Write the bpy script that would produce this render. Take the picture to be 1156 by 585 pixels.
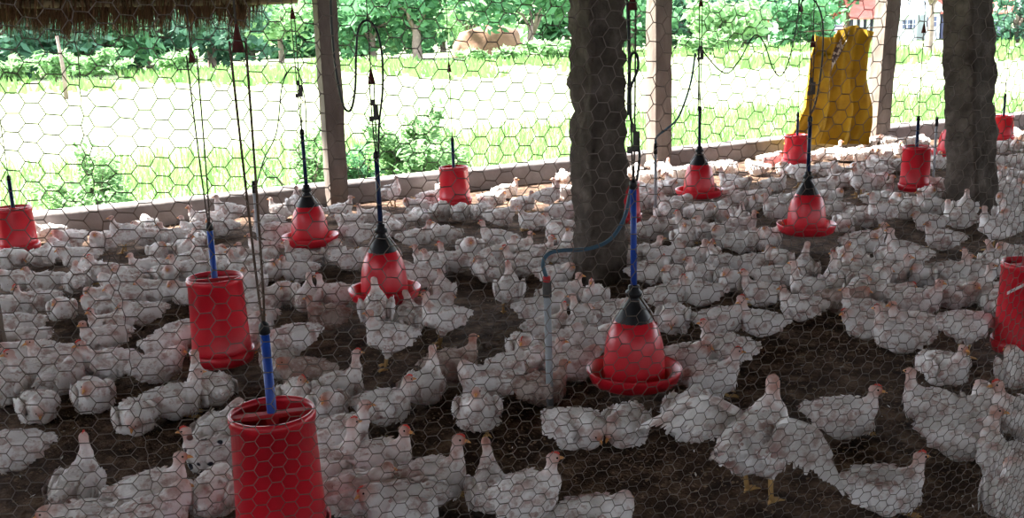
import bpy, bmesh, math, random
import numpy as np
from math import sin, cos, pi, radians, atan2, sqrt
from mathutils import Vector, Matrix, noise

for o in list(bpy.data.objects):
    bpy.data.objects.remove(o)
C = bpy.context.scene.collection
S = bpy.context.scene
RND = random.Random(7)

# ------------------------------------------------------------------ camera
FPX, CX, CY = 1124.0, 578.0, 292.5
CAM_H, PITCH, ROLL = 1.45, radians(13.1), radians(1.9)
FW = Vector((0, cos(PITCH), -sin(PITCH)))
U0 = Vector((0, sin(PITCH), cos(PITCH)))
RT = cos(ROLL) * Vector((1, 0, 0)) - sin(ROLL) * U0
UP = cos(ROLL) * U0 + sin(ROLL) * Vector((1, 0, 0))
EYE = Vector((0, 0, CAM_H))
cd = bpy.data.cameras.new('camera')
cam = bpy.data.objects.new('camera', cd)
C.objects.link(cam)
cd.sensor_width = 36.0
cd.lens = FPX / 1156.0 * 36.0
cd.clip_start, cd.clip_end = 0.05, 600
m = Matrix((RT, UP, -FW)).transposed().to_4x4()
m.translation = EYE
cam.matrix_world = m
S.camera = cam

# ------------------------------------------------------------------ light
w = bpy.data.worlds.new('sky')
S.world = w
w.use_nodes = True
bgn = w.node_tree.nodes['Background']
bgn.inputs[0].default_value = (0.84, 0.90, 1.0, 1)
bgn.inputs[1].default_value = 1.35
sd = bpy.data.lights.new('sun', 'SUN')
sd.energy = 10.0
sd.angle = radians(2.5)
sd.color = (1.0, 0.95, 0.86)
sun = bpy.data.objects.new('sun', sd)
C.objects.link(sun)
SUN_FROM = Vector((-1.0, 0.40, 1.30)).normalized()      # beyond the field, to the left
sun.rotation_euler = SUN_FROM.to_track_quat('Z', 'Y').to_euler()
sun.location = SUN_FROM * 30

S.view_settings.view_transform = 'Standard'
S.view_settings.look = 'None'
S.view_settings.gamma = 1.0
S.view_settings.use_curve_mapping = False
S.view_settings.exposure = 2.03

# ------------------------------------------------------------------ helpers
def ray(u, v):
    return FW + (u - CX) / FPX * RT - (v - CY) / FPX * UP
def G(u, v, z=0.0):
    """the point of height z seen at a spot of the photograph"""
    d = ray(u, v)
    return EYE + d * ((z - CAM_H) / d.z)
def atY(u, v, y):
    d = ray(u, v)
    return EYE + d * (y / d.y)

def mesh_of(verts, faces, smooth=False, name='mesh'):
    me = bpy.data.meshes.new(name)
    me.from_pydata([tuple(v) for v in verts], [], faces)
    me.update()
    if smooth:
        me.polygons.foreach_set('use_smooth', [True] * len(me.polygons))
    return me
class MB:
    """collects shapes for ONE mesh"""
    def __init__(self):
        self.v, self.f = [], []
    def add(self, vs, fs):
        b = len(self.v)
        self.v += [Vector(x) for x in vs]
        self.f += [tuple(i + b for i in f) for f in fs]
        return self
    def box(self, c, s, rz=0.0):
        cx, cy, cz = c
        out = []
        for dz in (-.5, .5):
            for dx, dy in ((-.5, -.5), (.5, -.5), (.5, .5), (-.5, .5)):
                x, y = dx * s[0], dy * s[1]
                out.append((cx + x * cos(rz) - y * sin(rz), cy + x * sin(rz) + y * cos(rz), cz + dz * s[2]))
        return self.add(out, [(3, 2, 1, 0), (4, 5, 6, 7), (0, 1, 5, 4), (1, 2, 6, 5), (2, 3, 7, 6), (3, 0, 4, 7)])
    def lathe(self, prof, n=32, c=(0, 0, 0), cap0=False, cap1=False):
        vs, fs = [], []
        for r, z in prof:
            for k in range(n):
                a = 2 * pi * k / n
                vs.append((c[0] + r * cos(a), c[1] + r * sin(a), c[2] + z))
        for i in range(len(prof) - 1):
            for k in range(n):
                k2 = (k + 1) % n
                fs.append((i * n + k, i * n + k2, (i + 1) * n + k2, (i + 1) * n + k))
        if cap0: fs.append(tuple(reversed(range(n))))
        if cap1: fs.append(tuple(range((len(prof) - 1) * n, len(prof) * n)))
        return self.add(vs, fs)
    def tube(self, pts, r, n=6, cap=True):
        pts = [Vector(p) for p in pts]
        rs = r if isinstance(r, (list, tuple)) else [r] * len(pts)
        t0 = (pts[1] - pts[0]).normalized()
        a = t0.orthogonal().normalized()
        vs, fs = [], []
        for i, p in enumerate(pts):
            t = (pts[min(i + 1, len(pts) - 1)] - pts[max(i - 1, 0)]).normalized()
            a = (a - t * a.dot(t))
            a = a.normalized() if a.length > 1e-6 else t.orthogonal().normalized()
            b = t.cross(a)
            for k in range(n):
                an = 2 * pi * k / n
                vs.append(p + (a * cos(an) + b * sin(an)) * rs[i])
        for i in range(len(pts) - 1):
            for k in range(n):
                k2 = (k + 1) % n
                fs.append((i * n + k, i * n + k2, (i + 1) * n + k2, (i + 1) * n + k))
        if cap:
            fs.append(tuple(reversed(range(n))))
            fs.append(tuple(range((len(pts) - 1) * n, len(pts) * n)))
        return self.add(vs, fs)
    def mesh(self, smooth=False):
        return mesh_of(self.v, self.f, smooth)
    def build(self, name, mat, parent=None, smooth=False, **k):
        return obj(name, self.mesh(smooth), mat, parent, **k)

def obj(name, me, mat=None, parent=None, kind=None):
    if mat is not None and not me.materials:
        me.materials.append(mat)
    o = bpy.data.objects.new(name, me)
    C.objects.link(o)
    if parent is not None: o.parent = parent
    if kind: o['kind'] = kind
    return o
def tag(o, label=None, cat=None, group=None, kind=None):
    if label: o['label'] = label
    if cat: o['category'] = cat
    if group: o['group'] = group
    if kind: o['kind'] = kind
    return o
def empty(name, loc, rz=0.0, label=None, cat=None, group=None):
    o = bpy.data.objects.new(name, None)
    o.empty_display_size = 0.1
    C.objects.link(o)
    o.location = loc
    o.rotation_euler = (0, 0, rz)
    return tag(o, label, cat, group)
def spline(pts, n=10):
    P = [Vector(p) for p in pts]
    P = [P[0] * 2 - P[1]] + P + [P[-1] * 2 - P[-2]]
    out = []
    for i in range(1, len(P) - 2):
        for k in range(n):
            t = k / n
            a, b, c, d = P[i - 1], P[i], P[i + 1], P[i + 2]
            out.append(0.5 * ((2 * b) + (c - a) * t + (2 * a - 5 * b + 4 * c - d) * t * t + (3 * b - a - 3 * c + d) * t ** 3))
    out.append(P[-2])
    return out
def interp(x, tab):
    return float(np.interp(x, [t[0] for t in tab], [t[1] for t in tab]))

# ------------------------------------------------------------------ materials
def mat(name, col, rough=0.8, spec=0.3, trans=0.0):
    ma = bpy.data.materials.new(name)
    ma.use_nodes = True
    p = ma.node_tree.nodes['Principled BSDF']
    p.inputs['Base Color'].default_value = (*col, 1)
    p.inputs['Roughness'].default_value = rough
    p.inputs['Specular IOR Level'].default_value = spec
    return ma
def noisy(name, cols, scale=6.0, rough=0.9, bump=0.0, bscale=None, detail=6, rand=0.0, spec=0.2, stretch=None, coord='Object', dist=0.01):
    """colours from a noise ramp, fine relief from a second noise; rand shifts the value from object to object"""
    ma = mat(name, cols[0][1], rough, spec)
    nt = ma.node_tree; N = nt.nodes; L = nt.links
    p = N['Principled BSDF']
    tc = N.new('ShaderNodeTexCoord')
    src = tc.outputs[coord]
    oi = N.new('ShaderNodeObjectInfo')
    if stretch:
        mp = N.new('ShaderNodeMapping'); mp.inputs['Scale'].default_value = stretch
        L.new(src, mp.inputs[0]); src = mp.outputs[0]
    ad = N.new('ShaderNodeVectorMath'); ad.operation = 'ADD'
    ml = N.new('ShaderNodeMath'); ml.operation = 'MULTIPLY'; ml.inputs[1].default_value = 37.0 if rand else 0.0
    L.new(oi.outputs['Random'], ml.inputs[0])
    L.new(src, ad.inputs[0]); L.new(ml.outputs[0], ad.inputs[1])
    nz = N.new('ShaderNodeTexNoise'); nz.inputs['Scale'].default_value = scale; nz.inputs['Detail'].default_value = detail
    nz.inputs['Roughness'].default_value = 0.62
    L.new(ad.outputs[0], nz.inputs['Vector'])
    rp = N.new('ShaderNodeValToRGB')
    el = rp.color_ramp.elements
    el[0].position, el[0].color = cols[0][0], (*cols[0][1], 1)
    el[1].position, el[1].color = cols[-1][0], (*cols[-1][1], 1)
    for pos, c in cols[1:-1]:
        e = el.new(pos); e.color = (*c, 1)
    L.new(nz.outputs['Fac'], rp.inputs[0])
    out = rp.outputs[0]
    if rand:
        hs = N.new('ShaderNodeHueSaturation')
        mr = N.new('ShaderNodeMapRange')
        mr.inputs['To Min'].default_value = 1 - rand; mr.inputs['To Max'].default_value = 1 + rand * 0.5
        L.new(oi.outputs['Random'], mr.inputs[0]); L.new(mr.outputs[0], hs.inputs['Value']); L.new(out, hs.inputs['Color'])
        out = hs.outputs[0]
    L.new(out, p.inputs['Base Color'])
    if bump:
        n2 = N.new('ShaderNodeTexNoise'); n2.inputs['Scale'].default_value = bscale or scale * 4; n2.inputs['Detail'].default_value = 5
        L.new(ad.outputs[0], n2.inputs['Vector'])
        b = N.new('ShaderNodeBump'); b.inputs['Strength'].default_value = bump; b.inputs['Distance'].default_value = dist
        L.new(n2.outputs['Fac'], b.inputs['Height']); L.new(b.outputs[0], p.inputs['Normal'])
    return ma
def leafy(name, cols, scale, transl=0.4, rand=0.15):
    ma = noisy(name, cols, scale, rough=0.7, rand=rand, coord='Object')
    nt = ma.node_tree; N = nt.nodes; L = nt.links
    p = N['Principled BSDF']; out = N['Material Output']
    tr = N.new('ShaderNodeBsdfTranslucent'); mx = N.new('ShaderNodeMixShader'); mx.inputs[0].default_value = transl
    src = p.inputs['Base Color'].links[0].from_socket
    L.new(src, tr.inputs[0]); L.new(p.outputs[0], mx.inputs[1]); L.new(tr.outputs[0], mx.inputs[2]); L.new(mx.outputs[0], out.inputs[0])
    return ma
def feathered(name, white, soil, pinkc, lo=0.50, hi=0.71, spots=None):
    """white feathers, soiled and thin in patches; attribute 'skin' shows bare pink skin (face, vent)"""
    ma = noisy(name, [(0.30, white), (lo, white), (lo + (hi - lo) * .45, soil), (hi, pinkc)], 12.0, rough=0.85, bump=0.5, bscale=70, rand=0.08, spec=0.15, dist=0.004)
    nt = ma.node_tree; N = nt.nodes; L = nt.links
    p = N['Principled BSDF']
    src = p.inputs['Base Color'].links[0].from_socket
    if spots:
        tc = N.new('ShaderNodeTexCoord')
        vo = N.new('ShaderNodeTexVoronoi'); vo.inputs['Scale'].default_value = 17
        L.new(tc.outputs['Object'], vo.inputs['Vector'])
        r2 = N.new('ShaderNodeValToRGB'); r2.color_ramp.elements[0].position = 0.26; r2.color_ramp.elements[1].position = 0.34
        r2.color_ramp.elements[0].color = (1, 1, 1, 1); r2.color_ramp.elements[1].color = (0, 0, 0, 1)
        L.new(vo.outputs['Distance'], r2.inputs[0])
        m2 = N.new('ShaderNodeMix'); m2.data_type = 'RGBA'
        L.new(r2.outputs[0], m2.inputs[0]); L.new(src, m2.inputs[6]); m2.inputs[7].default_value = (*spots, 1)
        src = m2.outputs[2]
    at = N.new('ShaderNodeAttribute'); at.attribute_name = 'skin'
    mx = N.new('ShaderNodeMix'); mx.data_type = 'RGBA'
    L.new(at.outputs['Fac'], mx.inputs[0]); L.new(src, mx.inputs[6]); mx.inputs[7].default_value = (0.52, 0.18, 0.11, 1)
    L.new(mx.outputs[2], p.inputs['Base Color'])
    return ma

M = {}
M['plumage'] = feathered('white_plumage', (0.88, 0.84, 0.82), (0.60, 0.47, 0.43), (0.46, 0.27, 0.25))
M['soiled'] = feathered('soiled_plumage', (0.60, 0.50, 0.45), (0.42, 0.31, 0.27), (0.35, 0.20, 0.17), 0.42, 0.62)
M['spotted'] = feathered('spotted_plumage', (0.78, 0.75, 0.73), (0.60, 0.49, 0.47), (0.46, 0.27, 0.25), spots=(0.03, 0.03, 0.04))
M['beak'] = mat('beak_horn', (0.75, 0.36, 0.12), 0.5)
M['comb'] = mat('comb_red', (0.66, 0.07, 0.05), 0.6)
M['eye'] = mat('eye_dark', (0.02, 0.015, 0.012), 0.2, 0.6)
M['shank'] = noisy('leg_scale', [(0.3, (0.62, 0.38, 0.14)), (0.7, (0.45, 0.28, 0.12))], 40, rough=0.6)
M['red'] = noisy('red_plastic', [(0.35, (0.70, 0.010, 0.026)), (0.75, (0.55, 0.016, 0.03))], 4, rough=0.32, rand=0.08, spec=0.5)
M['redin'] = mat('red_plastic_dusty', (0.55, 0.03, 0.04), 0.6)
M['blue'] = noisy('blue_pipe', [(0.3, (0.01, 0.07, 0.42)), (0.7, (0.02, 0.05, 0.25))], 10, rough=0.4, spec=0.4)
M['darkpipe'] = mat('dark_blue_pipe', (0.008, 0.02, 0.07), 0.4)
M['black'] = mat('black_plastic', (0.012, 0.012, 0.014), 0.45)
M['cord'] = noisy('dusty_cord', [(0.3, (0.05, 0.045, 0.04)), (0.7, (0.12, 0.10, 0.085))], 30)
M['rope'] = noisy('brown_cord', [(0.3, (0.09, 0.06, 0.045)), (0.7, (0.16, 0.11, 0.08))], 30)
M['cone'] = noisy('rusty_cone', [(0.3, (0.12, 0.022, 0.018)), (0.7, (0.06, 0.028, 0.025))], 20)
M['hose'] = mat('black_hose', (0.02, 0.022, 0.025), 0.5)
M['bluehose'] = mat('blue_grey_hose', (0.06, 0.12, 0.17), 0.5)
M['pvc'] = noisy('grey_pvc', [(0.3, (0.42, 0.45, 0.48)), (0.75, (0.30, 0.31, 0.32))], 9, rough=0.5)
M['clip'] = noisy('grey_clip', [(0.3, (0.12, 0.115, 0.11)), (0.7, (0.06, 0.055, 0.05))], 20)
M['wirebail'] = mat('pale_wire', (0.75, 0.72, 0.70), 0.35, 0.5)
M['ballast'] = mat('pale_ballast', (0.60, 0.52, 0.50), 0.6)
M['net'] = noisy('rusty_wire', [(0.35, (0.25, 0.205, 0.175)), (0.65, (0.16, 0.125, 0.105))], 8, rough=0.8, spec=0.15)
M['pillar'] = noisy('rough_plaster', [(0.30, (0.045, 0.035, 0.028)), (0.55, (0.095, 0.076, 0.062)), (0.75, (0.17, 0.14, 0.118))], 7, rough=0.95, bump=0.8, bscale=26, dist=0.02)
M['post'] = noisy('grey_concrete', [(0.30, (0.11, 0.088, 0.076)), (0.7, (0.21, 0.175, 0.152))], 7, rough=0.95, bump=0.5, bscale=30, stretch=(1, 1, 0.35))
M['curb'] = noisy('curb_plaster', [(0.3, (0.17, 0.155, 0.155)), (0.55, (0.25, 0.23, 0.23)), (0.75, (0.32, 0.295, 0.29))], 3, rough=0.95, bump=0.4, bscale=20)
M['wood'] = noisy('weathered_wood', [(0.3, (0.07, 0.05, 0.04)), (0.7, (0.17, 0.13, 0.10))], 6, bump=0.5, stretch=(3, 3, 0.4))
M['bamboo'] = noisy('bamboo', [(0.3, (0.10, 0.075, 0.045)), (0.7, (0.19, 0.15, 0.085))], 5, rough=0.6)
M['thatch'] = noisy('dry_thatch', [(0.30, (0.042, 0.023, 0.014)), (0.55, (0.10, 0.055, 0.028)), (0.75, (0.20, 0.12, 0.058))], 9, stretch=(3, 3, 0.6))
M['litter'] = noisy('litter_floor', [(0.28, (0.030, 0.019, 0.014)), (0.48, (0.080, 0.049, 0.034)), (0.62, (0.18, 0.115, 0.078)), (0.8, (0.32, 0.21, 0.14))], 9, rough=1.0, bump=1.0, bscale=34, detail=10, dist=0.03)
M['husk'] = noisy('rice_husk', [(0.3, (0.09, 0.06, 0.04)), (0.5, (0.20, 0.13, 0.085)), (0.75, (0.36, 0.26, 0.17))], 3, rough=1.0)
M['down'] = mat('loose_feather', (0.75, 0.73, 0.70), 0.9)
M['field'] = noisy('rice_field', [(0.36, (0.12, 0.20, 0.075)), (0.50, (0.21, 0.255, 0.14)), (0.70, (0.27, 0.29, 0.19))], 0.16, rough=1.0, coord='Object', detail=8)
M['grass'] = leafy('grass_blade', [(0.3, (0.10, 0.24, 0.06)), (0.7, (0.22, 0.36, 0.13))], 0.8, 0.45)
M['leafdark'] = leafy('tree_leaf_dark', [(0.3, (0.035, 0.095, 0.065)), (0.7, (0.085, 0.19, 0.12))], 0.5, 0.3)  # distance haze is put into this and the next leaf colour as a bluish lift
M['leafmid'] = leafy('tree_leaf', [(0.3, (0.055, 0.17, 0.075)), (0.7, (0.14, 0.32, 0.15))], 0.5, 0.35)
M['leaflight'] = leafy('light_leaf', [(0.3, (0.17, 0.34, 0.14)), (0.7, (0.34, 0.52, 0.27))], 1.5, 0.4)
M['bark'] = noisy('bark', [(0.3, (0.13, 0.10, 0.09)), (0.7, (0.27, 0.21, 0.18))], 3, bump=0.6)
M['hay'] = noisy('hay', [(0.3, (0.15, 0.085, 0.055)), (0.7, (0.25, 0.15, 0.10))], 2, bump=0.8, bscale=8)
M['yellow'] = leafy('yellow_sheet', [(0.3, (0.46, 0.30, 0.02)), (0.55, (0.36, 0.22, 0.016)), (0.75, (0.18, 0.10, 0.02))], 4, 0.16, 0.0)
M['band'] = noisy('printed_band', [(0.46, (0.62, 0.58, 0.50)), (0.50, (0.10, 0.08, 0.09))], 16, rough=0.6, detail=2)
M['housewall'] = noisy('white_wall', [(0.3, (0.62, 0.66, 0.72)), (0.7, (0.74, 0.77, 0.80))], 1)
M['roofred'] = noisy('red_tiles', [(0.3, (0.46, 0.12, 0.10)), (0.7, (0.58, 0.20, 0.17))], 2)
M['shade'] = mat('dark_opening', (0.06, 0.06, 0.09), 0.6)
M['barn'] = mat('bluish_wall', (0.12, 0.13, 0.22), 0.8)

# ------------------------------------------------------------------ the shed: floor, curb, roof, pillars
AX = Vector((0.891, 0.454, 0)).normalized()          # along the shed
NX = Vector((-AX.y, AX.x, 0))                        # across it, towards the field
SHED_RZ = atan2(AX.y, AX.x)
def P(s, n, z=0.0):
    return AX * s + NX * n + Vector((0, 0, z))
def atN(u, v, n):
    d = ray(u, v)
    return EYE + d * (n / d.dot(NX))
CURB = 8.30
def roof_z(n):
    return interp(n, [(-7.0, 2.0), (1.2, 4.2), (8.6, 2.45)])

# floor of trodden litter
ns, nn = 190, 90
vs = []
for j in range(nn + 1):
    for i in range(ns + 1):
        s = -6 + 24 * i / ns; n = -7 + (CURB + 7.1) * j / nn
        h = 0.018 * noise.noise(Vector((s * 1.3, n * 1.3, 0))) + 0.010 * noise.noise(Vector((s * 5, n * 5, 3)))
        p = P(s, n, h - 0.012); vs.append(p)
fs = [(j * (ns + 1) + i, j * (ns + 1) + i + 1, (j + 1) * (ns + 1) + i + 1, (j + 1) * (ns + 1) + i) for j in range(nn) for i in range(ns)]
obj('floor', mesh_of(vs, fs, True), M['litter'], kind='structure')

# loose husks and droppings on the floor, far too many to count
mb = MB()
r = random.Random(3)
for k in range(22000):
    t = r.random() ** 0.6
    u, v = r.uniform(-40, 1200), 190 + 430 * (1 - t)
    g = G(u, v)
    if g.dot(NX) > CURB - 0.05 or g.y > 14: continue
    a = r.uniform(0, 2 * pi); l = r.uniform(0.003, 0.010); wd = l * r.uniform(0.25, 0.7); h = r.uniform(0.002, 0.012)
    d = Vector((cos(a), sin(a), r.uniform(-.3, .3))) * l; e = Vector((-sin(a), cos(a), r.uniform(-.4, .4))) * wd
    c = g + Vector((0, 0, h))
    mb.add([c - d, c + e, c + d, c - e, c + Vector((0, 0, l * .5))], [(0, 1, 4), (1, 2, 4), (2, 3, 4), (3, 0, 4)])
husk = mb.build('litter_husks', M['husk'], kind='stuff')
tag(husk, 'loose brown rice husks strewn over the shed floor', 'litter')
mb = MB()
for k in range(150):
    g = G(r.uniform(0, 1156), r.uniform(290, 580))
    a = r.uniform(0, 2 * pi); l = r.uniform(0.006, 0.014)
    d = Vector((cos(a), sin(a), .2)) * l; e = Vector((-sin(a), cos(a), 0)) * l * .3; c = g + Vector((0, 0, .014))
    mb.add([c - d, c + e, c + d, c - e], [(0, 1, 2, 3)])
tag(mb.build('loose_feathers', M['down'], kind='stuff'), 'tiny white feathers and specks scattered on the dark floor', 'feathers')

# low plastered wall along the field side
prof = [(0, -0.72), (0, 0.15), (0.02, 0.175), (0.10, 0.185), (0.20, 0.178), (0.24, 0.15), (0.24, -0.72)]
vs, fs = [], []
NSEG = 60
for i in range(NSEG + 1):
    s = -6 + 24 * i / NSEG
    for q, (dn, z) in enumerate(prof):
        k = noise.noise(Vector((s * 1.1, q * .7, 1))) * 0.012
        vs.append(P(s, CURB + dn + k, z + (k if z > 0 else 0)))
npf = len(prof)
for i in range(NSEG):
    for q in range(npf - 1):
        fs.append((i * npf + q, (i + 1) * npf + q, (i + 1) * npf + q + 1, i * npf + q + 1))
obj('wall_far', mesh_of(vs, fs, True), M['curb'], kind='structure')

# ground outside
mb = MB()
mb.add([(-260, -60, -0.7), (260, -60, -0.7), (260, 260, -0.7), (-260, 260, -0.7)], [(0, 1, 2, 3)])
obj('ground', mb.mesh(), M['field'], kind='structure')

# unseen back and left end walls, added to block light from behind and beside
b_ = MB(); q_ = P(6, -6.9, 0.25); b_.box(q_, (24, 0.2, 1.9), SHED_RZ)
obj('wall_near_blocker', b_.mesh(), M['curb'], kind='structure')
b_ = MB(); q_ = P(-6.1, 0.7, 1.0); b_.box(q_, (0.2, 15.4, 3.4), SHED_RZ)
obj('wall_left_blocker', b_.mesh(), M['curb'], kind='structure')

# thatched roof (two slopes with thickness)
def slab(n0, z0, n1, z1, th, name, sa=-6, sb_=18):
    b = MB()
    q = []
    for z_ in (0, th):
        q += [P(sa, n0, z0 + z_), P(sb_, n0, z0 + z_), P(sb_, n1, z1 + z_), P(sa, n1, z1 + z_)]
    b.add(q, [(3, 2, 1, 0), (4, 5, 6, 7), (0, 1, 5, 4), (1, 2, 6, 5), (2, 3, 7, 6), (3, 0, 4, 7)])
    return b.build(name, M['thatch'])
roof = empty('roof', P(0, 1.2, 4.2)); roof['kind'] = 'structure'
def under(o, parent):
    o.parent = parent
    o.matrix_parent_inverse = Matrix.Translation(-Vector(parent.location))
    return o
under(slab(1.2, 4.2, 8.6, 2.45, 0.14, 'roof_slope'), roof)
under(slab(-7.0, 2.0, 1.2, 4.2, 0.14, 'roof_slope'), roof)  # unseen back slope, lengthened behind the camera to cut the front light
under(slab(8.45, 2.52, 9.05, 2.25, 0.10, 'eave_slope', -6, atN(302, 0, 8.8).dot(AX)), roof)
# eave poles over the field side: the pole dips at the left
pa, pb = atN(-120, 6, 8.62), atN(235, 1, 8.62)
mb = MB(); pts = [pa + (pb - pa) * (k / 12) + Vector((0, 0, 0.004 * sin(k * 2.1))) for k in range(17)]
mb.tube(pts, [0.036 + 0.004 * (k % 3 == 0) for k in range(17)], 10)
under(mb.build('eave_pole', M['bamboo'], smooth=True), roof)
mb = MB(); pa2, pb2 = atN(-120, 13, 8.75), atN(284, 4, 8.75)
mb.tube([pa2 + (pb2 - pa2) * (k / 8) for k in range(9)], 0.028, 8)
under(mb.build('eave_pole', M['bamboo'], smooth=True), roof)
for u_, ln in ((53, 0.5), (138, 0.45)):
    b0 = atN(u_, -40, 8.70); b1 = atN(u_ + 1, 15, 8.68)
    under(MB().tube([b0, b1], 0.035, 8).build('rafter', M['wood'], smooth=True), roof)
# hanging straw of the eave, low at the left end
fr = [(-130, 34), (-40, 30), (0, 32), (14, 44), (22, 34), (48, 40), (60, 38), (74, 52), (88, 44), (100, 40), (108, 44), (122, 38), (140, 44), (152, 38), (162, 33), (174, 40),
      (190, 34), (205, 28), (220, 40), (232, 32), (246, 28), (258, 34), (268, 42), (276, 36), (284, 22), (294, 12), (300, -8), (310, -30)]
mb = MB(); r = random.Random(11)
for k in range(4200):
    u = r.uniform(-130, 306)
    vb = interp(u, fr) + (r.random() ** 3) * 20 - abs(r.gauss(0, 9)) - 3 + 13 * noise.noise(Vector((u * .16, 0, 3))) + 9 * noise.noise(Vector((u * .45, 0, 8)))
    n = r.uniform(8.56, 8.95)
    b = atN(u + r.gauss(0, 3), vb, n)
    top = atN(u + r.gauss(0, 7), -30 - r.random() * 14, n - 0.02)
    if b.z > top.z - 0.05: continue
    wd = r.uniform(0.0035, 0.008)
    a = r.uniform(0, pi); e = Vector((cos(a), sin(a), 0)) * wd
    mid = top.lerp(b, 0.55) + Vector((r.gauss(0, .012), r.gauss(0, .012), 0))
    mb.add([top - e, top + e, mid - e * .9, mid + e * .9, b], [(0, 1, 3, 2), (2, 3, 4)])
for k in range(160):                                   # loose crooked straws
    u = r.uniform(-20, 296); v = r.uniform(6, interp(u, fr))
    n = r.uniform(8.50, 8.58)
    c = atN(u, v, n); a = r.uniform(-.9, .9); l = r.uniform(.05, .14)
    d = (AX * sin(a) + Vector((0, 0, -cos(a)))) * l
    mb.add([c, c + AX * .006, c + d], [(0, 1, 2)])
th = mb.build('thatch_fringe', M['thatch'], kind='stuff')
under(th, roof)
# upper eave straw along the rest of the roof, above the view
mb = MB()
for k in range(2500):
    s = r.uniform(3.2, 17); n = r.uniform(8.45, 8.66); z1 = 2.5; z0 = 2.5 - r.uniform(.05, .17)
    a = r.uniform(0, pi); e = Vector((cos(a), sin(a), 0)) * r.uniform(.004, .008)
    t = P(s, n, z1); b = P(s + r.gauss(0, .03), n + r.gauss(0, .03), z0)
    mb.add([t - e, t + e, b], [(0, 1, 2)])
under(mb.build('thatch_fringe', M['thatch'], kind='stuff'), roof)

def rough_column(name, base, w, d, z0, z1, material, amp, seed, rz, top_shift=(0, 0), flare=0.0, nseg=6, dz=0.07):
    """a hand-plastered square column with uneven arrises"""
    vs, fs = [], []
    nz_ = max(4, int((z1 - z0) / dz))
    loop = []
    for k in range(4 * nseg):
        q, t = divmod(k, nseg); t = t / nseg * 2 - 1
        x, y = [(t, -1), (1, t), (-t, 1), (-1, -t)][q]
        m_ = (abs(x) ** 16 + abs(y) ** 16) ** (1 / 16)
        loop.append((x / m_, y / m_))
    nl = len(loop)
    for j in range(nz_ + 1):
        f = j / nz_; z = z0 + (z1 - z0) * f
        fl = 1 + flare * max(0, 1 - (z - z0) / 0.5) ** 2
        for x, y in loop:
            px, py = x * w / 2 * fl, y * d / 2 * fl
            k = amp * noise.noise(Vector((px * 7, py * 7, z * 4.5 + seed))) + amp * .6 * noise.noise(Vector((px * 19, py * 19, z * 17 + seed))) + amp * .4 * noise.noise(Vector((px * 48, py * 48, z * 45 + seed)))
            px += k * x; py += k * y
            qx = px * cos(rz) - py * sin(rz) + top_shift[0] * f; qy = px * sin(rz) + py * cos(rz) + top_shift[1] * f
            vs.append((base.x + qx, base.y + qy, z))
    for j in range(nz_):
        for k in range(nl):
            k2 = (k + 1) % nl
            fs.append((j * nl + k, j * nl + k2, (j + 1) * nl + k2, (j + 1) * nl + k))
    fs.append(tuple(range(nz_ * nl, (nz_ + 1) * nl)))
    o = obj(name, mesh_of(vs, fs, nseg > 3), material)
    return o
pc = G(676, 322); pc += Vector((0.02, 0.15, 0))
tag(rough_column('pillar', pc, 0.235, 0.235, -0.02, roof_z(pc.dot(NX)) - 0.02, M['pillar'], 0.028, 2, SHED_RZ, flare=0.05, nseg=11, dz=0.03),
    'big rough dark plaster pillar rising from the flock near the middle', 'pillar', 'roof pillars')
pc2 = G(1097, 238); pc2 += Vector((0.08, 0.17, 0))
tag(rough_column('pillar', pc2, 0.265, 0.265, -0.02, roof_z(pc2.dot(NX)) - 0.02, M['pillar'], 0.018, 9, SHED_RZ + 0.05, (-0.30, 0.0), flare=0.08, nseg=11, dz=0.03),
    'dark square plaster pillar standing at the right side', 'pillar', 'roof pillars')
def far_post(u0, v0, u1, w, d, label, seed):
    b = G(u0, v0); s = b.dot(AX); b = P(s, CURB - d / 2 - 0.03)
    t = atN(u1, 0, CURB - d / 2 - 0.03)
    top = roof_z(CURB) - 0.02
    k = top / max(t.z, 0.1)
    base_expect = atN(u0, v0, CURB - d / 2)
    sh = (t - Vector((b.x, b.y, 0))) * k
    return tag(rough_column('post', b, w, d, -0.02, top, M['post'], 0.008, seed, SHED_RZ, (sh.x, sh.y), nseg=3, dz=0.12, flare=0.0), label, 'post', 'posts along the low wall')
far_post(379, 232, 366, 0.17, 0.15, 'weathered post beside the left drinkers, at the low wall', 21)
far_post(747, 193, 744, 0.20, 0.17, 'straight pale-faced post right of the big dark pillar', 27)
far_post(992, 165, 1003, 0.22, 0.17, 'slightly leaning post beside the yellow sheet', 33)

# stump at the left edge
sb = G(3, 412)
mb = MB(); pts = [sb + Vector((-0.004 * k, 0, 0.46 * k / 8 - 0.01)) for k in range(9)]
mb.tube(pts, [0.045 + 0.004 * sin(k * 1.7) for k in range(9)], 10)
tag(mb.build('stump', M['wood'], smooth=True), 'short dark wooden stake at the left edge among the chickens', 'stake')

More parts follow.
